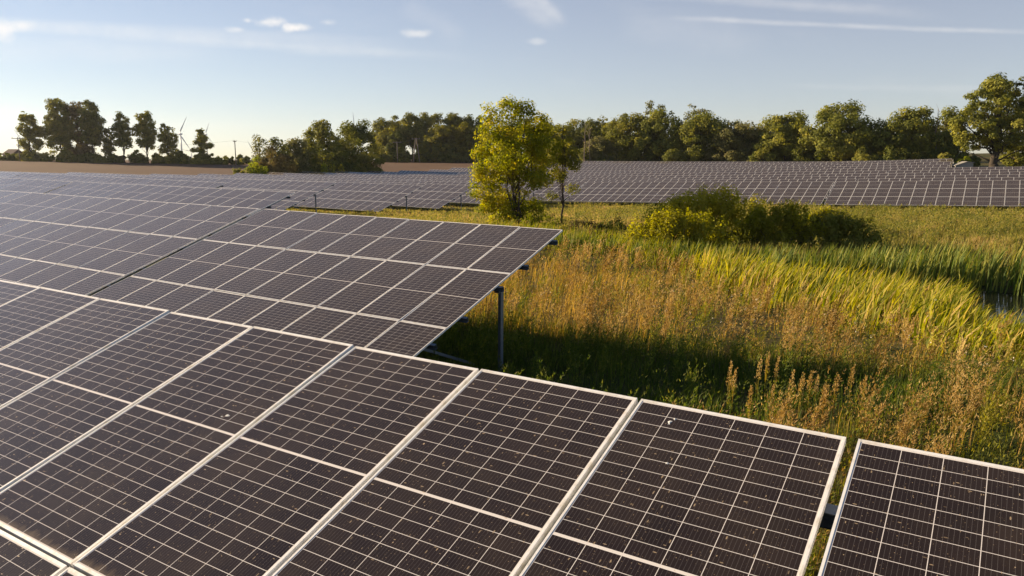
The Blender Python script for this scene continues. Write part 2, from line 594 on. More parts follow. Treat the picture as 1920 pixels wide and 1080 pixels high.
mb = MB(); laminate_box(mb)
ME_lam = mb.mesh('solar_panel', [M_cell, M_back])
mb = MB(); frame_boxes(mb, 0)
ME_frame = mb.mesh('frame', M_alu)
mb = MB(); laminate_box(mb); frame_boxes(mb, 2)
ME_panel = mb.mesh('solar_panel', [M_cell_row, M_back, M_alu])
mb = MB(); laminate_box(mb)
ME_lam2 = mb.mesh('solar_panel', [M_cell_mid, M_back])
ME_farset = {}


def far_mesh(n):
    """All panels of a far table as one mesh in the table's own space: x from -n * pitch to 0, y downhill negative."""
    if n not in ME_farset:
        mb = MB()
        c, s = math.cos(TILT), math.sin(TILT)
        for i in range(n):
            for j in range(3):
                laminate_box(mb, -(i + .5) * PWD, -(j + .5) * PLN)
                frame_boxes(mb, 2, -(i + .5) * PWD, -(j + .5) * PLN)
        mb.v = [(x, y * c - z * s, y * s + z * c) for x, y, z in mb.v]
        for i in range(n // 3):
            x = -(i * 3 + 1.5) * PWD
            y = -1.15 * PLN * c
            mb.box(x - .05, x + .05, y - .06, y + .06, -3.1, -1.15 * PLN * s - .1, 3)
        ME_farset[n] = mb.mesh('solar_table', [M_cell_far, M_back, M_alu, M_steel])
    return ME_farset[n]


# supports, in the table's space (origin: top right corner of the panels, x along the row, y uphill horizontal)
cT, sT = math.cos(TILT), math.sin(TILT)


def slope_pt(x, j, dz):
    s = -j * PLN
    return Vector((x, s * cT - dz * sT, s * sT + dz * cT))


def channel(mb, p0, p1, w, h, t, up):
    """A C-section between two points."""
    d = (p1 - p0)
    L = d.length
    d.normalize()
    s = d.cross(up).normalized()
    u = s.cross(d).normalized()
    M = Matrix((s, d, u)).transposed().to_4x4()
    M.translation = p0
    mb.box(-w / 2, -w / 2 + t, 0, L, -h / 2, h / 2, 0, M)
    mb.box(-w / 2 + t, w / 2, 0, L, h / 2 - t, h / 2, 0, M)
    mb.box(-w / 2 + t, w / 2, 0, L, -h / 2, -h / 2 + t, 0, M)


mb = MB()
channel(mb, Vector((0, 0, -3.6)), Vector((0, 0, -.17)), .062, .09, .008, Vector((0, 1, 0)))
mb.box(-.10, .02, -.08, .08, -.22, -.14, 0)
ME_post = mb.mesh('post', M_steel)
mb = MB()
channel(mb, slope_pt(0, .10, -.20), slope_pt(0, 2.9, -.20), .06, .10, .006, Vector((0, 0, 1)))
ME_rafter = mb.mesh('rafter', M_steel)
mb = MB()
pA = slope_pt(0, 2.15, -.26)
pB = Vector((0, -1.22 * PLN * cT, -2.45))
channel(mb, pA, pB, .05, .06, .006, Vector((1, 0, 0)))
ME_brace = mb.mesh('brace', M_steel)
ME_purlin = {}


def purlin_mesh(n):
    if n not in ME_purlin:
        mb = MB()
        channel(mb, Vector((-n * PWD - .08, 0, 0)), Vector((.09, 0, 0)), .06, .09, .006, Vector((0, 0, 1)))
        ME_purlin[n] = mb.mesh('purlin', M_steel)
    return ME_purlin[n]


TABLE_GROUP = 'solar tables set out in rows across the meadow'
TABLES = []


def table(label, e, n, N, az=AZ, zr=None, slope=None, tilt=TILT, mode='parts', supports=True, origin=None, jit=0.0035):
    """One table of three rows of N panels. (e, n): top right corner in row coordinates."""
    if origin is None:
        x, y = EN(e, n)
        xl, yl = EN(e - N * PWD, n)
        z1 = tz(x, y) + TP
        z0 = tz(xl, yl) + TP
        if zr is not None: z1 = zr
        sl = math.atan2(z1 - z0, N * PWD) if slope is None else slope
        o3 = Vector((x, y, z1))
    else:
        o3, sl = Vector(origin), slope
    M = Matrix.Translation(o3) @ Matrix.Rotation(az, 4, 'Z') @ Matrix.Rotation(-sl, 4, 'Y')
    if mode == 'far':
        root = link(bpy.data.objects.new('solar_table', far_mesh(N)))
        root.matrix_world = M
        return tag(root, label, 'solar table', TABLE_GROUP)
    root = empty('solar_table')
    root.matrix_world = M
    tag(root, label, 'solar table', TABLE_GROUP)
    ct, st = math.cos(tilt), math.sin(tilt)
    for i in range(N):
        for j in range(3):
            s = -(j + .5) * PLN
            p = bpy.data.objects.new('solar_panel', ME_lam if mode == 'near' else ME_lam2 if mode == 'second' else ME_panel)
            p.location = (-(i + .5) * PWD, s * ct, s * st)
            p.rotation_euler = (tilt + random.gauss(0, jit), random.gauss(0, jit), random.gauss(0, .0006))
            link(p, root)
            if mode in ('near', 'second'):
                link(bpy.data.objects.new('frame', ME_frame), p)
    if supports:
        k = max(2, N // 3)
        for i in range(k):
            x = -.035 - i * (N * PWD - .07) / (k - 1)
            o = bpy.data.objects.new('post', ME_post)
            o.location = (x, -1.15 * PLN * ct, -1.15 * PLN * st)
            link(o, root)
            for nm, me in (('rafter', ME_rafter), ('brace', ME_brace)):
                o = bpy.data.objects.new(nm, me)
                o.location = (x + (-.55 if i == 0 else .55 if i == k - 1 else 0), 0, 0)
                link(o, root)
        for j in (.22, .78, 1.22, 1.78, 2.22, 2.78):
            o = bpy.data.objects.new('purlin', purlin_mesh(N))
            o.location = slope_pt(0, j, -DP - .05)
            o.rotation_euler = (tilt, 0, 0)
            link(o, root)
    return root


ORD = ['first', 'second', 'third', 'fourth', 'fifth', 'sixth', 'seventh', 'eighth']
# the nearest row, under the camera
A0 = Vector((-1.0824, 5.1078, Z0 - 1.2849))
eA = Vector((math.cos(-.5698) * math.cos(.0038), math.sin(-.5698) * math.cos(.0038), -math.sin(.0038)))
tabA = table('nearest solar table, filling the lower left with dusty white-framed panels', 0, 0, 20, az=-.5698, slope=-.0038, origin=A0 + eA * (3 * PWD), mode='near', jit=.003)
tabA2 = table('solar table cut by the lower right corner, beside the gap with grass showing', 0, 0, 6, az=-.5698, slope=-.0038, origin=A0 + eA * (9 * PWD + .030), mode='near', jit=.002)
# the second row
B0 = Vector((1.0807, 15.9978, Z0 - 1.5297))
eB = Vector((math.cos(-.5774) * math.cos(.0092), math.sin(-.5774) * math.cos(.0092), -math.sin(.0092)))
table('short solar table of nine columns ending at a grey post in the tall dry grass', 0, 0, 9, az=-.5774, slope=-.0092, origin=B0, mode='second', jit=.003)
table('solar table in the second row just left of the dark slanting gap', 0, 0, 27, az=-.5774, slope=-.0092, origin=B0 - eB * (9 * PWD + .22), mode='second', jit=.004)
table('solar table at the far left of the second row, catching the pale sky', 0, 0, 18, az=-.5774, slope=-.0092, origin=B0 - eB * (36 * PWD + .44), mode='second', jit=.004)

ROWS = [
    ('row right behind the grey end post', -27.6, 24.3, -80, [18]),
    ('fourth row, half hidden behind the third', -46.3, 34.6, -104, []),
    ('row whose end shows a diagonal brace', -46.05, 44.9, -106, []),
    ('row behind the one with the brace', -45.2, 54.9, -106, []),
    ('row ending just beside the maple leaves', -46.6, 65.0, -106, []),
    ('row whose end the maple hides', -44.0, 75.0, -106, []),
    ('long front row of the right-hand field', 13.7, 84.9, -110, []),
]
for name, er, n, el, lens in ROWS:
    e, k = er, 0
    while e > el + 3:
        N = lens[k] if k < len(lens) else 27
        N = min(N, int((e - el) / PWD) + 1)
        x, y = EN(e, n)
        lab = ('end solar table' if k == 0 else ORD[k] + ' solar table from the right') + ' in the ' + name
        table(lab, e, n, N, supports=True, jit=.004)
        e -= N * PWD + .25
        k += 1
FAR = [(95, 13.9, -114), (105, 13.9, -117), (115, 14, -119), (125, 14, -118), (135, 14.2, -117),
       (145, -8.4, -116), (155, -8.6, -117), (165, -8.9, -117), (175, -9.4, -117), (185, -10, -117)]
FARN = ['first row behind the long front row', 'second row behind the long front row', 'third row behind the long front row', 'fourth row behind the long front row',
        'fifth row behind the long front row', 'lowest row stopping by the wire fence', 'second row stopping by the wire fence',
        'middle row stopping by the wire fence', 'last but one row before the wood', 'last row before the wood']
for (n, er, el), nm in zip(FAR, FARN):
    e, k = er + (random.uniform(-.5, .5) if er > 0 else random.uniform(-.2, .2)), 0
    while e > el + 3:
        N = min(27, int((e - el) / PWD) + 1)
        table(('right-hand' if k == 0 else ORD[k] + ' from the right') + ' solar table in the ' + nm, e, n, N, mode='far')
        e -= N * PWD + .25
        k += 1

# droppings on the near glass
M_drop, g, o_ = material('bird_dropping')
principled(g, o_, Base_Color=(.72, .70, .66), Roughness=.8)


def splat(panel, x, y, w_, h_, seed):
    r = random.Random(seed)
    k = 14
    vs = [(x, y, .0012)]
    for i in range(k):
        t = 2 * math.pi * i / k
        q = r.uniform(.45, 1.1)
        vs.append((x + w_ * q * math.cos(t), y + h_ * q * math.sin(t), -.0015))
    mb = MB()
    mb.add(vs, [(0, 1 + i, 1 + (i + 1) % k) for i in range(k)])
    mb.obj('bird_dropping', M_drop, panel)


def panel_of(tab, i, j):
    return [c for c in bpy.data.objects if c.parent == tab and c.name.startswith('solar_panel')][i * 3 + j]


_pa = [c for c in COL.objects if c.parent == tabA and c.name.startswith('solar_panel')]
splat(_pa[0], -.30, .90, .012, .022, 1)
splat(_pa[0], -.285, .935, .007, .012, 6)
splat(_pa[9], .28, .13, .018, .014, 2)
splat(_pa[9], .25, .11, .012, .008, 7)
splat(_pa[0], -.2, .60, .012, .008, 3)
splat(_pa[12], .1, .28, .008, .008, 4)


# ------------------------------------------------------------------ foliage materials
def leaf_material(name, stops, trans=.35, rough=.7, spec=.08):
    m, g, o_ = material(name)
    at_ = g.new('ShaderNodeAttribute', attribute_name='tint')
    col = g.ramp(at_.outputs['Fac'], stops)
    b = principled(g, None, Base_Color=col, Roughness=rough, Specular_IOR_Level=spec)
    t = g.new('ShaderNodeBsdfTranslucent')
    hs = g.new('ShaderNodeHueSaturation')
    hs.inputs['Saturation'].default_value = 1.15
    hs.inputs['Value'].default_value = 1.25
    g.l.new(col, hs.inputs['Color'])
    g.l.new(hs.outputs[0], t.inputs[0])
    ms = g.new('ShaderNodeMixShader')
    ms.inputs[0].default_value = trans
    g.l.new(b.outputs[0], ms.inputs[1])
    g.l.new(t.outputs[0], ms.inputs[2])
    g.l.new(ms.outputs[0], o_.inputs['Surface'])
    return m


LEAF = {
    'maple': leaf_material('maple_leaf', [(0, (.10, .13, .014)), (.45, (.29, .30, .022)), (.8, (.52, .45, .035)), (1, (.54, .36, .03))], .55),
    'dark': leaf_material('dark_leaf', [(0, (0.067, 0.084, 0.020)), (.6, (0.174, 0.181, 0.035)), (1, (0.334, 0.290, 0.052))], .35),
    'oak': leaf_material('oak_leaf', [(0, (0.088, 0.105, 0.024)), (.6, (0.257, 0.257, 0.049)), (1, (0.446, 0.392, 0.074))], .38),
    'olive': leaf_material('olive_leaf', [(0, (0.101, 0.111, 0.022)), (.6, (0.236, 0.230, 0.043)), (1, (0.378, 0.317, 0.061))], .4),
    'gold': leaf_material('gold_leaf', [(0, (0.090, 0.090, 0.016)), (.6, (0.225, 0.207, 0.032)), (1, (0.306, 0.265, 0.043))], .4),
    'grey': leaf_material('grey_leaf', [(0, (0.108, 0.113, 0.041)), (.6, (0.240, 0.228, 0.078)), (1, (0.360, 0.306, 0.120))], .4),
    'brown': leaf_material('brown_leaf', [(0, (0.075, 0.066, 0.027)), (.6, (0.170, 0.131, 0.048)), (1, (0.270, 0.202, 0.062))], .35),
    'lime': leaf_material('lime_leaf', [(0, (.15, .19, .014)), (.6, (.34, .36, .022)), (1, (.48, .43, .03))], .5),
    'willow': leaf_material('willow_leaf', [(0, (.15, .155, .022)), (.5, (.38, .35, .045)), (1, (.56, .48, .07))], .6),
}
M_bark, g, o_ = material('bark')
tc = g.new('ShaderNodeTexCoord')
nz = g.noise(g.vmap(tc.outputs['Object'], (6, 6, 1)), 3, 5, .65)
principled(g, o_, Base_Color=g.mix(nz, (.03, .024, .018), (.10, .08, .06)), Roughness=.9, Specular_IOR_Level=.15)
M_palebark, g, o_ = material('pale_bark')
principled(g, o_, Base_Color=(.26, .20, .15), Roughness=.85)


def unit(v):
    return v / np.maximum(np.linalg.norm(v, axis=1, keepdims=True), 1e-9)


def leaf_quads(P, Nrm, size, tint):
    """Diamond-shaped leaves at P facing Nrm."""
    k = len(P)
    r = RNG.normal(size=(k, 3))
    a = unit(np.cross(Nrm, r))
    b = np.cross(Nrm, a)
    s = (size * RNG.uniform(.6, 1.25, k))[:, None]
    bend = Nrm * s * .22
    V_ = np.stack([P - a * s, P - b * s * .62 + bend, P + a * s, P + b * s * .62 + bend], 1).reshape(-1, 3)
    F = np.arange(4 * k).reshape(k, 4)
    return V_, F, np.repeat(tint, 4)


def crown_points(blobs, n, clump_r, clumps_per, shell=.55, flat=.8, rng=RNG):
    """Leaf places and outward normals in clumps spread over ellipsoids (cx, cy, cz, rx, ry, rz)."""
    B = np.array(blobs, float)
    wgt = (B[:, 3] * B[:, 4] + B[:, 3] * B[:, 5] + B[:, 4] * B[:, 5])
    nb = np.maximum(1, (wgt / wgt.sum() * clumps_per)).astype(int)
    C, CN = [], []
    for b_, k in zip(B, nb):
        d = unit(rng.normal(size=(k, 3)))
        rr = shell + (1 - shell) * rng.random(k) ** .6
        rr = rr * rng.uniform(.86, 1.12, k)
        C.append(b_[:3] + d * rr[:, None] * b_[3:])
        CN.append(unit(d / b_[3:]))
    C, CN = np.concatenate(C), np.concatenate(CN)
    sz = clump_r * rng.uniform(.55, 1.5, len(C))
    idx = rng.choice(len(C), n, p=sz ** 2 / (sz ** 2).sum())
    d = unit(rng.normal(size=(n, 3)))
    rad = rng.random(n) ** .45
    off = d * (rad * sz[idx])[:, None]
    off[:, 2] *= flat
    P = C[idx] + off
    Nn = unit(d * .8 + CN[idx] * .55 + rng.normal(size=(n, 3)) * .45 + np.array([0, 0, .25]))
    ct = rng.random(len(C))
    return P, Nn, ct[idx], C


def limb(mb, p0, p1, r0, r1, wob, rng, k=6, seg=5):
    p0, p1 = np.array(p0, float), np.array(p1, float)
    pts, rad = [], []
    for i in range(seg + 1):
        t = i / seg
        q = p0 * (1 - t) + p1 * t
        if 0 < i < seg: q = q + rng.normal(size=3) * wob
        pts.append(q)
        rad.append(r0 * (1 - t) + r1 * t)
    mb.tube(pts, rad, k)


GB_NAME = 'trees of the wood behind the ploughed field'
GR_NAME = 'trees of the wood behind the right-hand panel rows'


def plant(name, label, cat, px, Y, top, width, leafkind, blobs, n, leaf, group, clump=.09, nclump=90, trunk=True, tint=(.0, 1.0), lean=0, stems=1, bark=None, shell=.55, depth=.9, base_py=None, flat=.8, trunk_w=.028, seed=0, low=.0, parts=True):
    """A tree or shrub whose crown is a set of ellipsoids given in fractions of its width and height."""
    rng = np.random.default_rng(seed + int(px) * 7 + int(Y))
    if Y > 100: leaf, n, clump = leaf * 1.25, int(n * 1.6), clump * 1.15
    if group in (GB_NAME, GR_NAME): width *= 1.14
    x, ztop = at(px, Y, top)
    zb = tz(x, Y)
    H = ztop - zb
    Wd = width / FPX * Y * 1.0
    root = empty(name, (x, Y, zb), 0)
    tag(root, label, cat, group)
    BB = [(b[0] * Wd, (b[4] if len(b) > 4 else rng.uniform(-.15, .15)) * Wd * depth, b[1] * H, b[2] * Wd, b[2] * Wd * depth, b[3] * H) for b in blobs]
    P, Nn, ct, C = crown_points(BB, n, clump * (Wd + H) / 2, nclump, shell, flat, rng)
    keep = P[:, 2] > 0.02
    P, Nn, ct = P[keep], Nn[keep], ct[keep]
    tn = np.clip(tint[0] + (tint[1] - tint[0]) * (ct * .6 + rng.random(len(P)) * .4), 0, 1)
    V_, F, T = leaf_quads(P, Nn, leaf, tn)
    link(bpy.data.objects.new('crown' if trunk else 'foliage', mesh_np('crown', V_, F, LEAF[leafkind], {'tint': T})), root)
    mb = MB()
    r0 = trunk_w * H
    tops = sorted(BB, key=lambda q: -q[2])
    if trunk:
        for s in range(stems):
            b_ = tops[s % len(tops)]
            st = np.array([rng.normal() * r0 * 2 * (stems > 1), rng.normal() * r0 * 2 * (stems > 1), -.3])
            limb(mb, st, (b_[0] * .8 + lean * Wd * 0, b_[1] * .8, b_[2] + b_[5] * .4), r0 / (1 + .5 * (stems > 1)), r0 * .16, H * .012, rng, 8, 7)
            if stems == 1:
                mb.tube([(st[0], st[1], -.3), (st[0], st[1], .25 * r0), (st[0], st[1], 1.8 * r0)], [r0 * 1.7, r0 * 1.35, r0 * .98], 8)
        axis_top = np.array([tops[0][0] * .8, tops[0][1] * .8, tops[0][2]])
        for c in C[rng.choice(len(C), min(len(C), 26), replace=False)]:
            t = np.clip((c[2] / H) * rng.uniform(.35, .75), .1, .8)
            p0 = axis_top * t
            p0[2] = axis_top[2] * t
            limb(mb, p0, c, r0 * .30 * (1 - t * .6), r0 * .05, H * .012, rng, 5, 4)
        mb.obj('trunk', bark or M_bark, root, True)
    else:
        for c in C[rng.choice(len(C), min(len(C), 18), replace=False)]:
            limb(mb, (c[0] * .2, c[1] * .2, -.1), c, max(.015, H * .012), .006, H * .02, rng, 5, 3)
        mb.obj('stems', bark or M_bark, root, True)
    return root


ROUND = [(0, .58, .42, .36), (-.22, .50, .28, .30), (.24, .50, .27, .30), (0, .80, .26, .20), (-.05, .30, .40, .22)]
OVAL = [(0, .60, .36, .34), (-.14, .45, .30, .25), (.16, .48, .28, .24), (.02, .82, .22, .17), (0, .28, .30, .16)]
TALLC = [(0, .80, .30, .19), (-.16, .64, .30, .15), (.2, .62, .28, .15), (0, .48, .32, .12), (.12, .36, .22, .08), (-.18, .38, .2, .07)]
DENSE = [(0, .52, .46, .40), (-.2, .34, .34, .30), (.22, .34, .34, .30), (0, .82, .30, .18), (-.2, .66, .26, .2), (.2, .68, .26, .18), (0, .15, .42, .15)]
BUSH = [(0, .48, .40, .46), (-.24, .36, .26, .36), (.25, .38, .26, .38), (.02, .2, .46, .2)]
LOOSE = [(-.1, .85, .16, .12), (.14, .80, .18, .12), (-.2, .66, .22, .13), (.2, .60, .24, .13), (0, .50, .28, .14), (-.22, .36, .22, .10), (.2, .34, .2, .1), (0, .2, .2, .1)]
LAYER = [(0, .90, .14, .08), (.08, .74, .24, .08), (-.12, .62, .26, .07), (.2, .52, .28, .07), (-.18, .40, .28, .07), (.06, .26, .22, .08), (0, .1, .3, .08)]

GW = 'trees of the copse beside the ploughed field'
# --- copse on the left, against the bright sky
for a in [
    ('ragged loose-crowned tree at the left edge of the copse by the utility pole', 52, 250, 207, 46, 'olive', LOOSE, 3600),
    ('tall tree with a yellow-green crown standing left of the domed dark one', 104, 252, 181, 66, 'olive', OVAL, 7500),
    ('broad domed dark tree, densest of the copse', 140, 256, 182, 60, 'brown', DENSE, 6500),
    ('tall tree with a bare lower trunk on the right flank of the copse', 166, 250, 188, 54, 'dark', TALLC, 5200),
    ('small thin tree in the gap between the copse and the lone trees', 200, 252, 238, 28, 'dark', LOOSE, 1300),
    ('first lone tree right of the copse, with forked crown', 226, 250, 210, 44, 'dark', TALLC, 3400),
    ('lone round-topped tree with a leaning bare trunk', 270, 250, 208, 48, 'olive', TALLC, 3800),
    ('narrow lone tree with one branch reaching towards the big wind turbine', 312, 250, 230, 40, 'olive', LOOSE, 2300),
    ('layered lone tree standing in front of a half hidden wind turbine', 376, 248, 241, 42, 'olive', LAYER, 2300),
]:
    plant('deciduous_tree', a[0], 'tree', a[1], a[2], a[3], a[4], a[5], a[6], a[7], .26, GW, clump=.058, nclump=190, seed=3, trunk_w=.015)
GS = 'shrubs along the hedge line of the ploughed field'
for lab, px, top, wd, kind in [
    ('dark hedge shrub in the left corner below the pale sky', 8, 283, 34, 'dark'),
    ('green hedge shrub at the foot of the left utility pole', 46, 284, 40, 'olive'),
    ('low wide hedge shrub under the yellow-green tree', 84, 286, 46, 'dark'),
    ('small bright yellow bush below the copse', 111, 289, 12, 'lime'),
    ('dark hedge shrub under the domed tree', 132, 284, 50, 'dark'),
    ('long dark hedge shrub at the right foot of the copse', 180, 287, 64, 'dark'),
    ('low dark shrub between the copse and the forked lone tree', 214, 291, 40, 'dark'),
    ('rounded dark bush between two lone trees', 257, 279, 32, 'dark'),
    ('small spindly shrub right of the leaning trunk', 293, 283, 22, 'olive'),
    ('low bush at the foot of the narrow lone tree', 318, 290, 34, 'olive'),
    ('conical dark shrub under the big wind turbine', 337, 281, 15, 'dark'),
    ('broad low shrub between the turbine and the layered tree', 352, 291, 34, 'olive'),
    ('shrub at the foot of the layered tree', 376, 286, 38, 'olive'),
    ('feathery shrub right of the layered tree', 398, 287, 30, 'olive'),
    ('low bush halfway between the layered tree and the utility pole', 418, 291, 24, 'olive'),
    ('tiny conical shrub left of the utility pole', 434, 289, 8, 'dark'),
    ('rounded bush right of the utility pole', 453, 289, 30, 'olive'),
]:
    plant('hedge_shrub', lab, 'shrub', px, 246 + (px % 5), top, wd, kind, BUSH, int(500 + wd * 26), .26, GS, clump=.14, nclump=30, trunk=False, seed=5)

GM = 'trees and bushes at the left edge of the panel field'
for name, lab, px, Y, top, wd, kind, bl, n, tr, lf in [
    ('young_tree', 'thin twiggy tree with an open crown left of the dark clump', 487, 152, 251, 40, 'grey', LOOSE, 900, True, .17),
    ('young_tree', 'dark leaning-topped tree beside the thin twiggy one', 518, 154, 257, 44, 'dark', LOOSE, 1500, True, .18),
    ('brown_shrub', 'big rust-brown shrub behind the lime bush', 512, 148, 273, 88, 'brown', BUSH, 5200, False, .17),
    ('lime_shrub', 'bright lime bush at the corner of the panel field', 478, 138, 292, 38, 'lime', BUSH, 2200, False, .15),
    ('low_shrub', 'low green shrub creeping out from the lime bush towards the field', 450, 137, 311, 34, 'olive', BUSH, 900, False, .15),
    ('young_tree', 'grey-leaved tree with sky showing through, beside the brown shrub', 556, 158, 253, 60, 'grey', LOOSE, 3400, True, .18),
    ('young_tree', 'upright narrow tree between the grey-leaved and the pale broad tree', 579, 162, 237, 34, 'olive', OVAL, 2200, True, .18),
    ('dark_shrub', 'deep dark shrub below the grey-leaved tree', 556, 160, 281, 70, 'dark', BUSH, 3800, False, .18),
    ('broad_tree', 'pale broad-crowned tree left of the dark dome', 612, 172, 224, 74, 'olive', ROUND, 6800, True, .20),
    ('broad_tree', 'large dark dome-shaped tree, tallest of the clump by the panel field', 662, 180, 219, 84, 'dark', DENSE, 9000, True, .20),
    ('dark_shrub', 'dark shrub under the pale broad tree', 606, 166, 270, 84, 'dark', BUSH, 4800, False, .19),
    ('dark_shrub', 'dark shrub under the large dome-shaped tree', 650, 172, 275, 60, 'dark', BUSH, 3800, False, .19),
    ('round_shrub', 'rounded shaggy bush standing against the brown field', 692, 172, 272, 58, 'olive', BUSH, 5200, False, .16),
    ('sapling', 'first pale sapling in the shade of the dark clump', 607, 158, 302, 14, 'lime', OVAL, 300, True, .14),
    ('sapling', 'second pale sapling, slimmer, in the shade of the dark clump', 623, 160, 305, 11, 'willow', OVAL, 260, True, .14),
    ('sapling', 'third pale sapling, nearest the rounded shaggy bush', 640, 162, 308, 16, 'willow', OVAL, 260, True, .14),
]:
    plant(name, lab, 'shrub' if 'shrub' in name else 'tree', px, Y, top, wd, kind, bl, n, lf, GM, clump=.10, nclump=70, trunk=tr, seed=9, trunk_w=.02)

GB = 'trees of the wood behind the ploughed field'
for lab, px, Y, top, wd, kind, bl, n in [
    ('pale poplar at the left end of the wood, beside the dark dome-shaped tree', 716, 305, 224, 50, 'olive', OVAL, 3200),
    ('second poplar of the wood with a small gap of sky on its right', 742, 312, 217, 44, 'olive', OVAL, 3000),
    ('tall pale poplar with a clear trunk above the twin poles', 772, 303, 213, 52, 'olive', TALLC, 3600),
    ('tall bright poplar right of the twin poles', 796, 305, 213, 44, 'olive', OVAL, 3200),
    ('pointed poplar in the middle of the wood', 816, 312, 209, 40, 'olive', OVAL, 2600),
    ('dark-topped poplar behind the golden round tree', 842, 312, 213, 44, 'dark', OVAL, 2800),
    ('golden-topped poplar behind two round trees', 858, 312, 211, 46, 'gold', OVAL, 2800),
    ('dark poplar with a sky gap on its right, near the maple', 878, 312, 214, 34, 'dark', OVAL, 2200),
    ('last poplar of the wood left of the maple', 900, 312, 217, 36, 'dark', OVAL, 2200),
    ('golden-brown round tree at the left of the wood', 726, 296, 242, 46, 'gold', DENSE, 3400),
    ('round dark tree behind the single pole', 742, 292, 249, 34, 'dark', DENSE, 2400),
    ('rounded golden tree leaning over the field edge', 836, 292, 234, 52, 'gold', DENSE, 4200),
    ('golden tree with two stacked lobes, close to the maple', 872, 292, 227, 44, 'gold', DENSE, 4000),
    ('mid green tree sloping down to the field behind the twin poles', 808, 292, 256, 48, 'olive', DENSE, 3200),
    ('low dark tree at the field edge between two golden trees', 832, 290, 268, 44, 'dark', DENSE, 2400),
    ('dark tree hidden mostly by the maple leaves', 905, 292, 232, 50, 'dark', DENSE, 2600),
]:
    plant('woodland_tree', lab, 'tree', px, Y, top, wd, kind, bl, int(n * 1.2), .34, GB, clump=.085, nclump=110, seed=13, trunk_w=.016)
for lab, px, top, wd in [('dark shrub left of the single pole at the field edge', 726, 285, 40), ('dark shrub right of the single pole', 758, 283, 34), ('low shrub at the foot of the twin poles', 790, 284, 40),
                         ('low dark shrub below the golden leaning tree', 850, 284, 50), ('low shrub below the tree with stacked lobes', 884, 285, 40)]:
    plant('edge_shrub', lab, 'shrub', px, 288, top, wd, 'dark', BUSH, 1500, .32, 'shrubs at the far edge of the ploughed field', clump=.13, nclump=30, trunk=False, seed=17)

GR = 'trees of the wood behind the right-hand panel rows'
for name, lab, px, Y, top, wd, kind, bl, n in [
    ('woodland_tree', 'dark tree right behind the maple crown', 965, 235, 222, 80, 'dark', DENSE, 4500),
    ('woodland_tree', 'dull green tree behind the slender dark tree', 1030, 235, 224, 70, 'olive', DENSE, 4000),
    ('woodland_tree', 'round-topped green tree just right of the slender dark tree', 1086, 235, 221, 64, 'olive', DENSE, 5000),
    ('woodland_tree', 'shadowed tree behind the bare stems', 1110, 228, 222, 52, 'dark', DENSE, 4200),
    ('woodland_tree', 'small yellowish tree peeping over the shadowed one', 1138, 236, 219, 46, 'gold', DENSE, 3000),
    ('woodland_tree', 'wide olive tree with sloping left shoulder', 1178, 222, 209, 84, 'olive', DENSE, 8500),
    ('woodland_tree', 'grey-green low tree between the bare stems and the olive tree', 1126, 220, 257, 56, 'grey', DENSE, 3600),
    ('airy_tree', 'airy thin-leaved tree rising behind the first tall dense tree', 1228, 232, 187, 54, 'grey', LOOSE, 1700),
    ('woodland_tree', 'first of two tall dense dark-green trees, left one', 1241, 216, 207, 80, 'oak', DENSE, 9000),
    ('airy_tree', 'airy thin-leaved tree rising left of the second tall dense tree', 1308, 230, 190, 62, 'grey', LOOSE, 1900),
    ('woodland_tree', 'second of two tall dense dark-green trees, with a dark right flank', 1318, 212, 208, 96, 'oak', DENSE, 10000),
    ('woodland_tree', 'pale grey-green spreading tree, lowest of the row', 1396, 206, 227, 104, 'grey', DENSE, 9000),
    ('woodland_tree', 'ragged dark tree with a pointed left top', 1474, 200, 210, 92, 'oak', ROUND, 7800),
    ('woodland_tree', 'great round tree with sky holes in its right side', 1580, 192, 191, 122, 'oak', ROUND, 13000),
    ('woodland_tree', 'broad dark tree between the great round tree and the oak', 1708, 184, 206, 112, 'oak', ROUND, 10500),
    ('airy_tree', 'light feathery tree beside the oak', 1786, 188, 204, 50, 'grey', LOOSE, 1600),
    ('woodland_tree', 'low dark tree filling the space behind the slender dark tree', 1050, 250, 240, 120, 'dark', DENSE, 4500),
    ('woodland_tree', 'shaded tree between the olive tree and the first tall dense one', 1205, 242, 243, 110, 'dark', DENSE, 4500),
    ('woodland_tree', 'shaded tree in the gap right of the second tall dense tree', 1356, 236, 247, 110, 'dark', DENSE, 4500),
    ('woodland_tree', 'shaded tree behind the spreading and the ragged tree', 1434, 228, 249, 110, 'dark', DENSE, 4500),
    ('woodland_tree', 'shaded tree between the ragged and the great round tree', 1524, 220, 244, 110, 'dark', DENSE, 4500),
    ('woodland_tree', 'shaded tree right of the great round tree', 1650, 212, 243, 110, 'dark', DENSE, 4500),
    ('woodland_tree', 'dark low tree under the feathery one', 1768, 182, 243, 84, 'dark', DENSE, 5200),
]:
    dense = name == 'woodland_tree'
    plant(name, lab, 'tree', px, Y, top, wd, kind, bl, int(n * 1.25) if dense else n, .25, GR, clump=.085 if dense else .06, nclump=190 if dense else 70, seed=19, trunk_w=.02 if dense else .012)
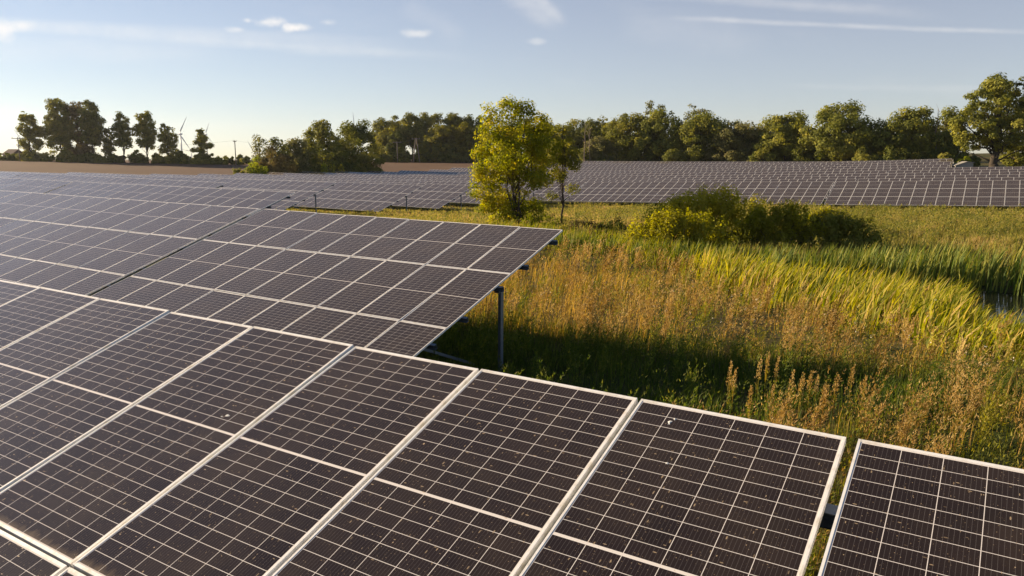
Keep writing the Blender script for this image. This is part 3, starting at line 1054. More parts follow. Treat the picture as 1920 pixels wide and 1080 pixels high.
for lab, px, Y, top, wd, kind in [
    ('low dark shrub under the shadowed tree', 1110, 218, 272, 60, 'dark'), ('low shrub between the two tall dense trees', 1282, 206, 268, 70, 'dark'),
    ('low shrub between the spreading and the ragged tree', 1440, 196, 270, 60, 'dark'), ('shadowed shrub left of the great round tree', 1516, 192, 264, 70, 'dark'),
    ('bright small bush at the right foot of the great round tree', 1636, 180, 272, 66, 'olive'), ('low dark shrub below the broad dark tree', 1690, 178, 272, 80, 'dark'),
    ('dark shrub behind the wire fence', 1782, 176, 272, 70, 'dark'), ('yellow-green bush growing over the grey shed', 1810, 172, 291, 28, 'lime'),
    ('dark shrub right of the grey shed', 1826, 176, 286, 26, 'dark'),
]:
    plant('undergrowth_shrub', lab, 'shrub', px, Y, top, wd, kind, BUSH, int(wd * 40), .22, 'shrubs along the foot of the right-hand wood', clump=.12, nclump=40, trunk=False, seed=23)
OAK = [(-.02, .86, .22, .13), (.16, .78, .26, .15), (-.22, .74, .22, .13), (-.36, .60, .16, .09), (.02, .62, .30, .14), (.30, .60, .24, .14), (-.28, .44, .24, .12), (.06, .42, .30, .12), (.34, .40, .22, .12), (-.2, .30, .2, .07), (.2, .28, .24, .07), (.42, .70, .16, .10)]
plant('oak_tree', 'great spreading oak with a thick trunk at the right edge of the photo', 'tree', 1882, 150, 137, 168, 'oak', OAK, 17000, .20, None, clump=.055, nclump=230, seed=29, trunk_w=.042, flat=.7)
plant('oak_tree', 'small dark-trunked oak right of the great oak', 'tree', 1906, 156, 262, 60, 'oak', ROUND, 2200, .2, None, clump=.1, nclump=40, seed=31, trunk_w=.06)


# bare stems in the wood
def dead_tree(px, Y, top, label):
    x, zt = at(px, Y, top)
    zb = tz(x, Y)
    root = empty('dead_tree', (x, Y, zb))
    tag(root, label, 'dead tree', 'bare trees in the wood')
    rng = np.random.default_rng(int(px))
    H = zt - zb
    mb = MB()
    limb(mb, (0, 0, -.2), (rng.normal() * .4, 0, H), .18, .03, .15, rng, 6, 8)
    mb.obj('trunk', M_palebark, root, True)
    mb = MB()
    for i in range(12):
        t = rng.uniform(.45, .95)
        d = rng.normal(size=2)
        limb(mb, (0, 0, H * t), (d[0] * .9, d[1] * .9, H * t + rng.uniform(.8, 2.4)), .06, .015, .08, rng, 5, 4)
    mb.obj('branches', M_palebark, root, True)


dead_tree(1098, 216, 226, 'bare pale stem standing before the shadowed tree')
dead_tree(1106, 217, 240, 'shorter bare stem with forked branches beside the first')
dead_tree(1762, 180, 203, 'bare twiggy tree top between the broad dark tree and the feathery tree')

# ------------------------------------------------------------------ the maple and the slender tree
MAPLE = [(-.10, .92, .16, .09, 0), (-.30, .86, .13, .10, .1), (.10, .90, .16, .10, -.1), (.28, .82, .14, .08, .1), (-.22, .72, .24, .13, -.1), (.08, .74, .28, .14, .1), (.32, .66, .20, .12, 0),
         (-.34, .56, .22, .13, .1), (-.08, .58, .30, .14, -.2), (.22, .54, .24, .12, .2), (-.40, .42, .18, .10, 0), (-.16, .42, .26, .12, .2), (.18, .40, .22, .10, -.1),
         (-.36, .28, .20, .09, 0), (-.12, .24, .22, .09, .2), (-.22, .13, .24, .09, .1), (.14, .17, .20, .08, .1), (.0, .08, .24, .07, 0), (.36, .46, .12, .08, 0)]
plant('maple_tree', 'yellow-green many-stemmed young maple standing alone before the panel rows', 'tree', 970, 47, 191, 154, 'maple', MAPLE, 31000, .078, None, clump=.062, nclump=430, tint=(0, 1), stems=7, shell=.35, depth=.85, trunk_w=.011, seed=41)
SLIM = [(.0, .93, .14, .06), (-.15, .84, .26, .08), (.1, .76, .34, .09), (-.2, .66, .34, .09), (.12, .58, .38, .08), (-.1, .50, .26, .05), (.3, .34, .12, .03), (-.25, .27, .14, .03)]
plant('slender_tree', 'slender dark-leaved tree with a thin leaning trunk beside the maple', 'tree', 1056, 49, 222, 80, 'olive', SLIM, 5200, .075, None, clump=.075, nclump=70, stems=1, trunk_w=.011, seed=43)

# ------------------------------------------------------------------ shrubs of the marsh
GSH = 'willow scrub in the wet meadow'
WB = [(0, .50, .30, .46), (-.26, .36, .24, .36), (.26, .44, .26, .42), (.1, .72, .2, .26), (-.1, .66, .2, .28), (0, .2, .46, .2), (-.38, .2, .14, .2), (.4, .24, .14, .22)]
for lab, px, Y, top, wd, kind, n, tint in [
    ('large yellow-green willow shrub in the middle of the marsh', 1322, 42.5, 350, 230, 'willow', 15000, (.3, 1)),
    ('low yellow willow shrub in front of the large one', 1268, 38.0, 394, 200, 'willow', 9000, (.15, .75)),
    ('willow shrub with shade in its dark leaf tint, right of the large one', 1462, 40.5, 381, 180, 'willow', 9000, (0, .6)),  # low tint range stands for shade on this side of the scrub
    ('lower shrub with shade in its dark leaf colour, at the right end of the scrub', 1570, 40.5, 399, 170, 'olive', 7500, (.1, .8)),  # dark leaf kind stands for shade at this end
    ('low green shrub behind the dark one, beside the open grass', 1545, 47, 389, 110, 'willow', 4000, (.1, .9)),
]:
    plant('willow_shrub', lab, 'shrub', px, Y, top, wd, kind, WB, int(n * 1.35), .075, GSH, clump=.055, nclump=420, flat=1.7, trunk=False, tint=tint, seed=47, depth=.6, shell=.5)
for lab, px, Y, top, wd, kind, n in [
    ('dark bramble patch at the right foot of the maple', 1090, 42, 409, 84, 'brown', 2600),
    ('second dark bramble patch between the maple and the willow scrub', 1150, 43, 403, 84, 'olive', 2600),
    ('leafy bramble under the maple stems', 1010, 45, 396, 90, 'maple', 1600),
]:
    plant('bramble', lab, 'shrub', px, Y, top, wd, kind, BUSH, n, .07, 'brambles near the maple', clump=.13, nclump=60, trunk=False, seed=53, tint=(0, .5))


# ------------------------------------------------------------------ grass, weeds and reeds
def grass_material(name, stops, trans=.5):
    return leaf_material(name, stops, trans, .65, .2)


M_gold = grass_material('dry_grass', [(0, (0.111, 0.124, 0.021)), (.3, (0.286, 0.221, 0.047)), (.6, (0.481, 0.319, 0.081)), (1, (0.598, 0.377, 0.130))])
M_plume = grass_material('seed_head', [(0, (.17, .105, .034)), (.5, (.40, .255, .085)), (1, (.58, .42, .18))], .45)
M_green_shade = grass_material('shade_green_grass', [(0, (.038, .062, .014)), (.5, (.095, .135, .024)), (1, (.23, .225, .045))])  # green grass, darkened in colour for the shade by the second row
M_green2 = grass_material('green_weed', [(0, (.055, .075, .016)), (.5, (.15, .165, .028)), (1, (.33, .285, .05))], .5)
M_reed = grass_material('reed_leaf', [(0, (.12, .15, .018)), (.45, (.32, .31, .03)), (.8, (.50, .42, .055)), (1, (.58, .42, .14))], .5)
M_reed_shade = grass_material('shade_dark_reed_leaf', [(0, (0.081, 0.128, 0.027)), (.6, (0.189, 0.223, 0.041)), (1, (0.365, 0.338, 0.068))], .35)  # reed leaf in darker colours that stand for shade
M_mead = grass_material('meadow_grass', [(0, (.12, .14, .030)), (.35, (.29, .26, .060)), (.7, (.44, .34, .115)), (1, (.50, .33, .16))])


def patch_noise(x, y, s, seed):
    r = np.random.default_rng(seed)
    v = np.zeros(len(x))
    for k in range(6):
        f = s * 1.7 ** k
        a, p = r.uniform(0, 6.28), r.uniform(0, 6.28)
        v += np.sin((x * math.cos(a) + y * math.sin(a)) * f * 6.28 + p + 1.3 * np.sin((x * math.sin(a) - y * math.cos(a)) * f * 4.1 + p * 2)) / 1.3 ** k
    return v / 3.2


def scatter(e0, e1, n0, n1, dens, mask=None, margin=170):
    k = int((e1 - e0) * (n1 - n0) * dens)
    e, n = RNG.uniform(e0, e1, k), RNG.uniform(n0, n1, k)
    x, y = e * EV[0] + n * NV[0], e * EV[1] + n * NV[1]
    ok = (y > 1.5) & (np.abs(x) < y * (960 + margin * 2) / FPX + 1.0)
    if mask is not None: ok &= mask(e, n)
    e, n, x, y = e[ok], n[ok], x[ok], y[ok]
    return e, n, x, y, terrain(x, y)


WIND = np.array([.86, -.30])


def blades(x, y, z, H, width, per, spread, lean, wind, tint, tvar, curve=.5):
    """Tufts of blades of two segments and a tip; one row per tuft in x, y, z, H, tint."""
    k = len(x)
    X = np.repeat(x, per) + RNG.normal(size=k * per) * spread
    Y = np.repeat(y, per) + RNG.normal(size=k * per) * spread
    Z = np.repeat(z, per)
    h = np.repeat(H, per) * RNG.uniform(.5, 1.12, k * per)
    a = RNG.uniform(0, 2 * math.pi, k * per)
    wd = width * RNG.uniform(.6, 1.3, k * per)
    ax, ay = np.cos(a) * wd / 2, np.sin(a) * wd / 2
    ld = RNG.uniform(0, 2 * math.pi, k * per)
    lm = np.abs(RNG.normal(size=k * per)) * lean
    wv = wind * RNG.uniform(.3, 1.4, k * per)
    dx = (np.cos(ld) * lm + WIND[0] * wv) * h
    dy = (np.sin(ld) * lm + WIND[1] * wv) * h
    n_ = k * per
    V_ = np.empty((n_, 5, 3))
    V_[:, 0] = np.stack([X - ax, Y - ay, Z - .03], 1)
    V_[:, 1] = np.stack([X + ax, Y + ay, Z - .03], 1)
    m = 1 - curve
    V_[:, 2] = np.stack([X + dx * m * .55 - ax * .8, Y + dy * m * .55 - ay * .8, Z + h * .58], 1)
    V_[:, 3] = np.stack([X + dx * m * .55 + ax * .8, Y + dy * m * .55 + ay * .8, Z + h * .58], 1)
    V_[:, 4] = np.stack([X + dx, Y + dy, Z + h * (1 - .25 * np.minimum(1, lm + wv))], 1)
    b = (np.arange(n_) * 5)[:, None]
    F = np.concatenate([b + np.array([[0, 1, 3]]), b + np.array([[0, 3, 2]]), b + np.array([[2, 3, 4]])], 1).reshape(-1, 3)
    T = np.clip(np.repeat(np.repeat(tint, per) + RNG.normal(size=n_) * tvar, 5), 0, 1)
    tips = V_[:, 4].copy()
    return V_.reshape(-1, 3), F, T, tips


def plumes(x, y, z, H, frac, rad, per, size, tint, tvar, wind=.12):
    """Seed heads: small flakes round the top part of an upright stalk."""
    k = len(x)
    t = RNG.random((k, per))
    h = H[:, None] * (1 - frac + frac * t)
    r = rad * (1 - .8 * t) * RNG.random((k, per)) ** .5
    a = RNG.uniform(0, 6.283, (k, per))
    ox = WIND[0] * wind * h * (h / H[:, None])
    oy = WIND[1] * wind * h * (h / H[:, None])
    P = np.stack([x[:, None] + r * np.cos(a) + ox, y[:, None] + r * np.sin(a) + oy, z[:, None] + h], -1).reshape(-1, 3)
    n_ = len(P)
    up = unit(np.stack([np.cos(a) * .5, np.sin(a) * .5, np.full((k, per), .9)], -1).reshape(-1, 3) + RNG.normal(size=(n_, 3)) * .25)
    sd_ = unit(np.cross(up, RNG.normal(size=(n_, 3))))
    s = (size * RNG.uniform(.6, 1.4, n_))[:, None]
    V_ = np.stack([P - sd_ * s * .45, P + sd_ * s * .45, P + up * s * 1.6], 1).reshape(-1, 3)
    F = np.arange(3 * n_).reshape(-1, 3)
    T = np.clip(np.repeat(np.repeat(tint, per) + RNG.normal(size=n_) * tvar, 3), 0, 1)
    return V_, F, T


def bushes(x, y, z, H, R, per, size, tint, tvar, wind=.22, low=.12):
    """Weeds as loose domes of small upright flakes."""
    k = len(x)
    t = low + (1 - low) * RNG.random((k, per)) ** .75
    prof = np.sqrt(np.clip(1 - ((t - .45) / .58) ** 2, .02, 1))
    r = R[:, None] * prof * RNG.random((k, per)) ** .4
    a = RNG.uniform(0, 6.283, (k, per))
    h = H[:, None] * t * (1 - .25 * (r / R[:, None]) ** 2)
    ox, oy = WIND[0] * wind * h * t, WIND[1] * wind * h * t
    P = np.stack([x[:, None] + r * np.cos(a) + ox, y[:, None] + r * np.sin(a) + oy, z[:, None] + h], -1).reshape(-1, 3)
    n_ = len(P)
    up = np.stack([np.cos(a) * .55 + WIND[0] * wind * 2, np.sin(a) * .55 + WIND[1] * wind * 2, np.full((k, per), .8)], -1).reshape(-1, 3)
    up = unit(up + RNG.normal(size=(n_, 3)) * .40)
    sd_ = unit(np.cross(up, RNG.normal(size=(n_, 3))))
    s = (size * RNG.uniform(.55, 1.5, n_))[:, None]
    V_ = np.stack([P - sd_ * s * .42, P + sd_ * s * .42, P + up * s * 2.3], 1).reshape(-1, 3)
    F = np.arange(3 * n_).reshape(-1, 3)
    T = np.clip(np.repeat(np.repeat(tint, per) + RNG.normal(size=n_) * tvar, 3), 0, 1)
    return V_, F, T


def feathers(x, y, z, H, m, per, size, rad, spread, tint, tvar, wind=.20, start=.30):
    """Bushy weeds: several feathery stalks leaning out from one foot."""
    k = len(x)
    a0 = RNG.uniform(0, 6.283, (k, m))
    ln = spread * RNG.random((k, m)) ** .7
    lx = np.cos(a0) * ln + WIND[0] * wind * RNG.uniform(.3, 1.5, (k, m))
    ly = np.sin(a0) * ln + WIND[1] * wind * RNG.uniform(.3, 1.5, (k, m))
    h = H[:, None] * RNG.uniform(.62, 1.08, (k, m))
    t = start + (1 - start) * RNG.random((k, m, per)) ** .85
    r = rad * (1.05 - t) / (1 - start) * RNG.random((k, m, per)) ** .5
    a = RNG.uniform(0, 6.283, (k, m, per))
    hh = h[..., None] * t
    P = np.stack([x[:, None, None] + lx[..., None] * hh * t ** .4 + r * np.cos(a), y[:, None, None] + ly[..., None] * hh * t ** .4 + r * np.sin(a), z[:, None, None] + hh], -1).reshape(-1, 3)
    up = np.stack([np.broadcast_to(lx[..., None], t.shape) + .55 * np.cos(a), np.broadcast_to(ly[..., None], t.shape) + .55 * np.sin(a), np.full(t.shape, .85)], -1).reshape(-1, 3)
    n_ = len(P)
    up = unit(up + RNG.normal(size=(n_, 3)) * .25)
    sd_ = unit(np.cross(up, RNG.normal(size=(n_, 3))))
    s = (size * RNG.uniform(.55, 1.5, n_))[:, None]
    V_ = np.stack([P - sd_ * s * .40, P + sd_ * s * .40, P + up * s * 2.4], 1).reshape(-1, 3)
    F = np.arange(3 * n_).reshape(-1, 3)
    T = np.clip(np.repeat(np.repeat(tint, m * per) + RNG.normal(size=n_) * tvar, 3), 0, 1)
    bx, by, bz = (np.repeat(v, m) for v in (x, y, z))
    hf, lxf, lyf = h.ravel() * .8, lx.ravel(), ly.ravel()
    w_ = size * .22
    S = np.stack([np.stack([bx - w_, by, bz], 1), np.stack([bx + w_, by, bz], 1), np.stack([bx + lxf * hf, by + lyf * hf, bz + hf], 1)], 1).reshape(-1, 3)
    return join([(V_, F, T), (S, np.arange(len(S)).reshape(-1, 3), np.repeat(np.repeat(tint * .6, m), 3))])


def join(parts):
    Vs, Fs, Ts, o = [], [], [], 0
    for p in parts:
        Vs.append(p[0]); Fs.append(p[1] + o); Ts.append(p[2])
        o += len(p[0])
    return np.concatenate(Vs), np.concatenate(Fs), np.concatenate(Ts)


def stuff(name, parts, mat, label, cat):
    V_, F, T = join(parts)
    ob = link(bpy.data.objects.new(name, mesh_np(name, V_, F, mat, {'tint': T})))
    return tag(ob, label, cat, kind='stuff')


def in_ditch(e, n, grow=1.0):
    half = POND_B * np.clip(0.55 + (e + 8) * 0.115, 0.45, 1.5) * grow
    return (np.abs(n - POND_C[1]) < half) & (np.abs(e - POND_C[0]) < POND_A * grow)


def reed_edge(e):
    """Row coordinate n at which the lit reeds begin, by position along the ditch."""
    return np.interp(e, [-20, -12, -8, -4, -1, 3, 8], [34.5, 31.5, 26.2, 23.2, 19.2, 15.8, 15.0])


def edge_wave(e, n):
    return 1.3 * patch_noise(e, n, .16, 91)


def in_shade(e, n):  # outline of the second table's cast shadow, filled with darker-coloured grass
    j = RNG.normal(size=len(e)) * .35
    return (n + j < 14.9) & (e + j < .3 - (14 - n) * .92)


def golden(e, n):
    return (n < reed_edge(e) + edge_wave(e, n) + RNG.normal(size=len(e)) * .8) & ~in_shade(e, n) & (n > 5.6)


# low green weeds by the second row, its shade put into their darker colour
parts, pl = [], []
e, n, x, y, z = scatter(-34, 1, 6.2, 15.5, 30, in_shade)
q = patch_noise(x, y, .35, 3)
H = np.clip(.30 + .16 * q + .12 * (n > 12), .12, .6)
ti = np.clip(.42 + .25 * q, 0, 1)
parts.append(blades(x, y, z, H, .013, 8, .10, .4, .12, ti, .18)[:3])
s_ = RNG.random(len(x)) < .18
parts.append(bushes(x[s_], y[s_], z[s_], H[s_] * 1.5, np.full(s_.sum(), .22), 44, .020, np.clip(ti[s_] + .15, 0, 1), .25))
s_ = RNG.random(len(x)) < .035
parts.append(feathers(x[s_], y[s_], z[s_], np.full(s_.sum(), .75), 7, 26, .020, .07, .3, np.clip(ti[s_] + .2, 0, 1), .25))
e, n, x, y, z = scatter(-7, 4, -4, 6.4, 40)
parts.append(blades(x, y, z, np.full(len(x), .42), .010, 9, .10, .35, .1, np.full(len(x), .75), .22)[:3])
stuff('shade_green_grass', parts, M_green_shade, 'short green grass, darkened in colour for shade, below the panel rows', 'grass')

# weeds of the near meadow: tussocks of dry grass, plants with brown seed heads, leafy green plants, dark gaps between them
parts, pl, gr = [], [], []
for (e0, e1, n0, n1, dens, tall_d, sc_, kk) in [(-13, 8, 5.6, 17, 10, 2.7, 1.0, 9), (-20, 9, 17, 25, 6.5, 2.2, 1.35, 8), (-26, 0, 25, 37, 4.5, 1.5, 1.8, 7)]:
    # low growth
    e, n, x, y, z = scatter(e0, e1, n0, n1, dens, golden)
    q = patch_noise(x, y, .26, 5)
    q2 = patch_noise(x, y, .09, 8)
    lump = patch_noise(x, y, .40, 71)
    keep = RNG.random(len(x)) < np.clip(.85 + .9 * lump, .2, 1)
    e, n, x, y, z, q, q2, lump = (v[keep] for v in (e, n, x, y, z, q, q2, lump))
    H = np.clip(.58 + .12 * q2 + .22 * lump + .12 * RNG.normal(size=len(x)), .2, 1.0)
    ti = np.clip(.50 + .25 * q2 + .16 * RNG.normal(size=len(x)), 0, 1)
    grassy = np.clip((-e - 6) / 5, 0, 1) * (n < 27)             # dry grass beside the grey post, broad weeds elsewhere
    fl = RNG.random(len(x))
    a_ = (fl < .16 + .62 * grassy)
    parts.append(blades(x[a_], y[a_], z[a_], (H * (1.0 + .45 * grassy))[a_], .010 * sc_, kk + 3, .13 * sc_ ** .5, .30, .28, ti[a_], .22)[:3])
    green = RNG.random(len(x)) < np.clip(.42 + .75 * q - .25 * grassy, .05, .95)
    R_ = (.17 + .20 * RNG.random(len(x))) * sc_ ** .4
    per = int(62 / sc_)
    g_, b_ = green & (fl > .2), ~green & (fl > .2 + .4 * grassy)
    gr.append(bushes(x[g_], y[g_], z[g_], H[g_], R_[g_], per, .020 * sc_, np.clip(.55 + .5 * (ti[g_] - .5) + .15 * lump[g_], 0, 1), .24))
    pl.append(bushes(x[b_], y[b_], z[b_], H[b_], R_[b_], per, .018 * sc_, ti[b_], .24))
    if n0 < 10:
        e, n, x, y, z = scatter(e0, e1, n0, n1, 30, golden)
        gr.append(blades(x, y, z, np.full(len(x), .26), .012, 7, .12, .5, .15, np.clip(.5 + .3 * patch_noise(x, y, .3, 12), 0, 1), .25)[:3])
    # tall feathery weeds
    e, n, x, y, z = scatter(e0, e1, n0, n1, tall_d, golden)
    lump = patch_noise(x, y, .23, 77)
    q2 = patch_noise(x, y, .10, 8)
    grassy = np.clip((-e - 6) / 5, 0, 1) * (n < 27)
    keep = RNG.random(len(x)) < np.clip(.62 + .9 * lump - .30 * grassy + .3 * (n < 13), .06, 1)
    e, n, x, y, z, lump, q2 = (v[keep] for v in (e, n, x, y, z, lump, q2))
    H = np.clip(.98 + .22 * lump + .15 * RNG.normal(size=len(x)), .5, 1.5)
    H = np.where(n < 9.5, H * .8, H)
    H = np.where((n < 14) & (e < -.5) & (n > 9), H * .82, H)
    ti = np.clip(.48 + .30 * patch_noise(x, y, .13, 79) + .16 * RNG.normal(size=len(x)), 0, 1)
    gw = RNG.random(len(x)) < .22
    pl.append(feathers(x[~gw], y[~gw], z[~gw], H[~gw], 8, int(34 / sc_), .017 * sc_, .055 * sc_ ** .5, .28, ti[~gw], .22))
    gr.append(feathers(x[gw], y[gw], z[gw], H[gw] * .85, 8, int(34 / sc_), .019 * sc_, .07 * sc_ ** .5, .30, np.clip(ti[gw] + .15, 0, 1), .22))
stuff('dry_grass', parts, M_gold, 'tall golden dry grass between the panels and the reeds', 'grass')
stuff('seed_head_weeds', pl, M_plume, 'rust-brown seed heads standing over the dry grass', 'weeds')
stuff('leafy_weeds', gr, M_green2, 'green leafy weeds showing between the brown seed heads', 'weeds')

# pale thistle fluff
e, n, x, y, z = scatter(-11, 6, 11, 24, 3.0, lambda e, n: golden(e, n) & (patch_noise(e, n, .16, 21) > .15))
P = np.stack([x, y, z + RNG.uniform(.6, 1.05, len(x))], 1)
P = np.repeat(P, 5, 0) + RNG.normal(size=(len(P) * 5, 3)) * .022
V_, F, T = leaf_quads(P, unit(RNG.normal(size=P.shape)), .012, np.full(len(P), .5))
M_fluff, g, o_ = material('thistle_fluff')
principled(g, o_, Base_Color=(.66, .60, .50), Roughness=.9)
tag(link(bpy.data.objects.new('thistle_fluff', mesh_np('thistle_fluff', V_, F, M_fluff, {'tint': T}))), 'pale thistle fluff dotted through the brown weeds', 'weeds', kind='stuff')

# reeds: the lit belt in front of the ditch, the belt behind in darker colours for shade
parts = []
e, n, x, y, z = scatter(-15, 12, 14.5, 31.5, 12, lambda e, n: (n > reed_edge(e) + edge_wave(e, n) - .3 + RNG.normal(size=len(e)) * .6) & ~in_ditch(e, n, .98) & (n < 31.5) & ~((n > 22.5) & ((e * EV[0] + n * NV[0]) / (e * EV[1] + n * NV[1]) > .622)))
q = patch_noise(x, y, .2, 31)
H = np.clip(1.38 + .25 * q - .5 * np.clip((reed_edge(e) + 1.0 - n), 0, 1), .5, 1.7)
H = np.where(x / y > .60, np.minimum(H, .92), H)
parts.append(blades(x, y, z, H, .058, 5, .14, .22, .30, np.clip(.48 + .25 * q, 0, 1), .36, .3)[:3])
e, n, x, y, z = scatter(-24, -12, 26, 37, 12, lambda e, n: (n > reed_edge(e) - .5))
parts.append(blades(x, y, z, np.full(len(x), 1.0), .042, 6, .12, .2, .16, np.full(len(x), .22), .28, .35)[:3])
stuff('reeds', parts, M_reed, 'bright yellow-green reeds leaning in the wind in front of the ditch', 'reeds')
parts = []
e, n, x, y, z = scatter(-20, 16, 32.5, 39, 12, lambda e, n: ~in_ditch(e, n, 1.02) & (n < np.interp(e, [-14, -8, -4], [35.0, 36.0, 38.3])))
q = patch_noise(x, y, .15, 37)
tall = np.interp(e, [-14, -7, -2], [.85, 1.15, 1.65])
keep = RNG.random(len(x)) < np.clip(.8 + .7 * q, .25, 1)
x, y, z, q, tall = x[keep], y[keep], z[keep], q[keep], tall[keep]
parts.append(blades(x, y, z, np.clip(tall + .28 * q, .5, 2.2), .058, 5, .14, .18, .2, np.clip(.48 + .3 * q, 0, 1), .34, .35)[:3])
stuff('shade_dark_reeds', parts, M_reed_shade, 'tall reeds behind the ditch, coloured dark green for shade', 'reeds')

# the open meadow beyond, up to and between the rows
def far_meadow(e, n):
    return (n > np.interp(e, [-40, -24, -18, -8, 0, 10, 20], [20, 30, 35.5, 36.6, 38.2, 38.4, 38.4])) & ~((e < -27.3) & (n < 24.8) & (n > 17)) & ~((e < -44) & (n > 28))


parts, pl = [], []
for (e0, e1, n0, n1, dens, wdt, per) in [(-46, 20, 20, 46, 9, .020, 9), (-46, 22, 46, 66, 7.5, .028, 9), (-46, 24, 66, 84, 6, .036, 8)]:
    e, n, x, y, z = scatter(e0, e1, n0, n1, dens, far_meadow)
    q = patch_noise(x, y, .10, 51)
    q2 = patch_noise(x, y, .035, 52)
    tall = np.where(e < -15, .25, 0)
    H = np.clip(.48 + .15 * q + tall, .2, 1.0)
    ti = np.clip(.42 + .30 * q2 + .26 * q + np.where(e < -14, .22, 0), 0, 1)
    H = np.clip(H + .22 * patch_noise(x, y, .22, 58), .12, 1.2)
    H = np.where((e < -22) & (n > 36), H * .45, H)
    H = np.where(n > 79, H * .6, H)
    parts.append(blades(x, y, z, H, wdt, per, .16, .3, .14, ti, .2)[:3])
    u = RNG.random(len(x)) < np.clip(.30 + .35 * patch_noise(x, y, .07, 60), 0, .8)
    parts.append(plumes(x[u], y[u], z[u], H[u] * RNG.uniform(.8, 1.7, u.sum()), .9, .22, 20, wdt * 2.2, np.clip(.25 + .25 * patch_noise(x[u], y[u], .05, 61), 0, 1), .2))
e, n, x, y, z = scatter(-30, 22, 36, 82, .75, far_meadow)
q = patch_noise(x, y, .045, 62)
u = RNG.random(len(x)) < np.clip(.45 + .8 * q, .05, 1)
x, y, z, q, n = x[u], y[u], z[u], q[u], n[u]
parts.append(bushes(x, y, z, RNG.uniform(.4, .95, len(x)), RNG.uniform(.35, .8, len(x)), 90, .050, np.clip(.16 + .30 * patch_noise(x, y, .08, 63) + .12 * RNG.normal(size=len(x)), 0, 1), .18))
e, n, x, y, z = scatter(-50, 24, 76, 84.5, 3)
parts.append(blades(x, y, z, np.full(len(x), .28), .03, 8, .16, .3, .14, np.full(len(x), .3), .2)[:3])
e, n, x, y, z = scatter(-60, -44, 28, 76, 4)
parts.append(blades(x, y, z, np.full(len(x), .26), .03, 8, .16, .3, .14, np.full(len(x), .45), .25)[:3])
stuff('meadow_grass', parts, M_mead, 'sunlit meadow grass between the reeds and the long panel row', 'grass')

# single docks in front of the shade
GD = 'tall dock plants standing against the shade'
DOCKS = [(1366, 676, 11.6, 'leftmost of the tall docks, a thick rusty plume against the shade'), (1376, 690, 11.5, 'dock right beside the leftmost one, a little shorter'),
         (1423, 668, 11.9, 'slim dock with a tip just left of the two dark plumes'), (1437, 660, 12.2, 'tall dark dock plume, left of a pair'), (1456, 668, 12.1, 'broad dark dock plume, right of a pair'),
         (1484, 694, 11.4, 'pale dock between the dark pair and the row of three'), (1502, 696, 11.4, 'first of three even docks in the middle'), (1518, 694, 11.5, 'second of three even docks in the middle'),
         (1530, 702, 11.3, 'third of three even docks in the middle'), (1566, 698, 11.3, 'dock with side shoots right of the even three'), (1597, 682, 11.6, 'leaning dock with a long bent tip'),
         (1620, 704, 11.2, 'short dock right of the leaning one'), (1404, 724, 10.6, 'short rusty dock low before the shade'), (1446, 722, 10.7, 'small dock with an orange tip, below the dark pair')]
for px, py, Y, lab in DOCKS:
    x, zt = at(px, Y, py)
    zb = tz(x, Y)
    H = zt - zb
    root = empty('dock_plant', (x, Y, zb))
    tag(root, lab, 'weed', GD)
    k = 2
    ang = RNG.uniform(0, 6.28, k)
    xs_, ys_ = np.cos(ang) * .012 * np.arange(k), np.sin(ang) * .012 * np.arange(k)
    hs_ = np.array([1, .95]) * H
    hd = plumes(xs_, ys_, np.zeros(k), hs_, .45, .05, 60, .016, np.full(k, RNG.uniform(.45, .95)), .15, .06)
    link(bpy.data.objects.new('seed_head', mesh_np('seed_head', hd[0], hd[1], M_plume, {'tint': hd[2]})), root)
    stv = blades(xs_, ys_, np.zeros(k), hs_, .012, 2, .004, .03, .06, np.full(k, .35), .1, 0)
    lf = plumes(xs_, ys_, np.zeros(k), hs_ * .6, .9, .10, 14, .035, np.full(k, .1), .1)
    V_, F, T = join([stv[:3], lf])
    link(bpy.data.objects.new('stem', mesh_np('stem', V_, F, M_gold, {'tint': T})), root)

# ------------------------------------------------------------------ wind turbines
M_turb, g, o_ = material('turbine_white')
principled(g, o_, Base_Color=(.62, .64, .67), Roughness=.4)


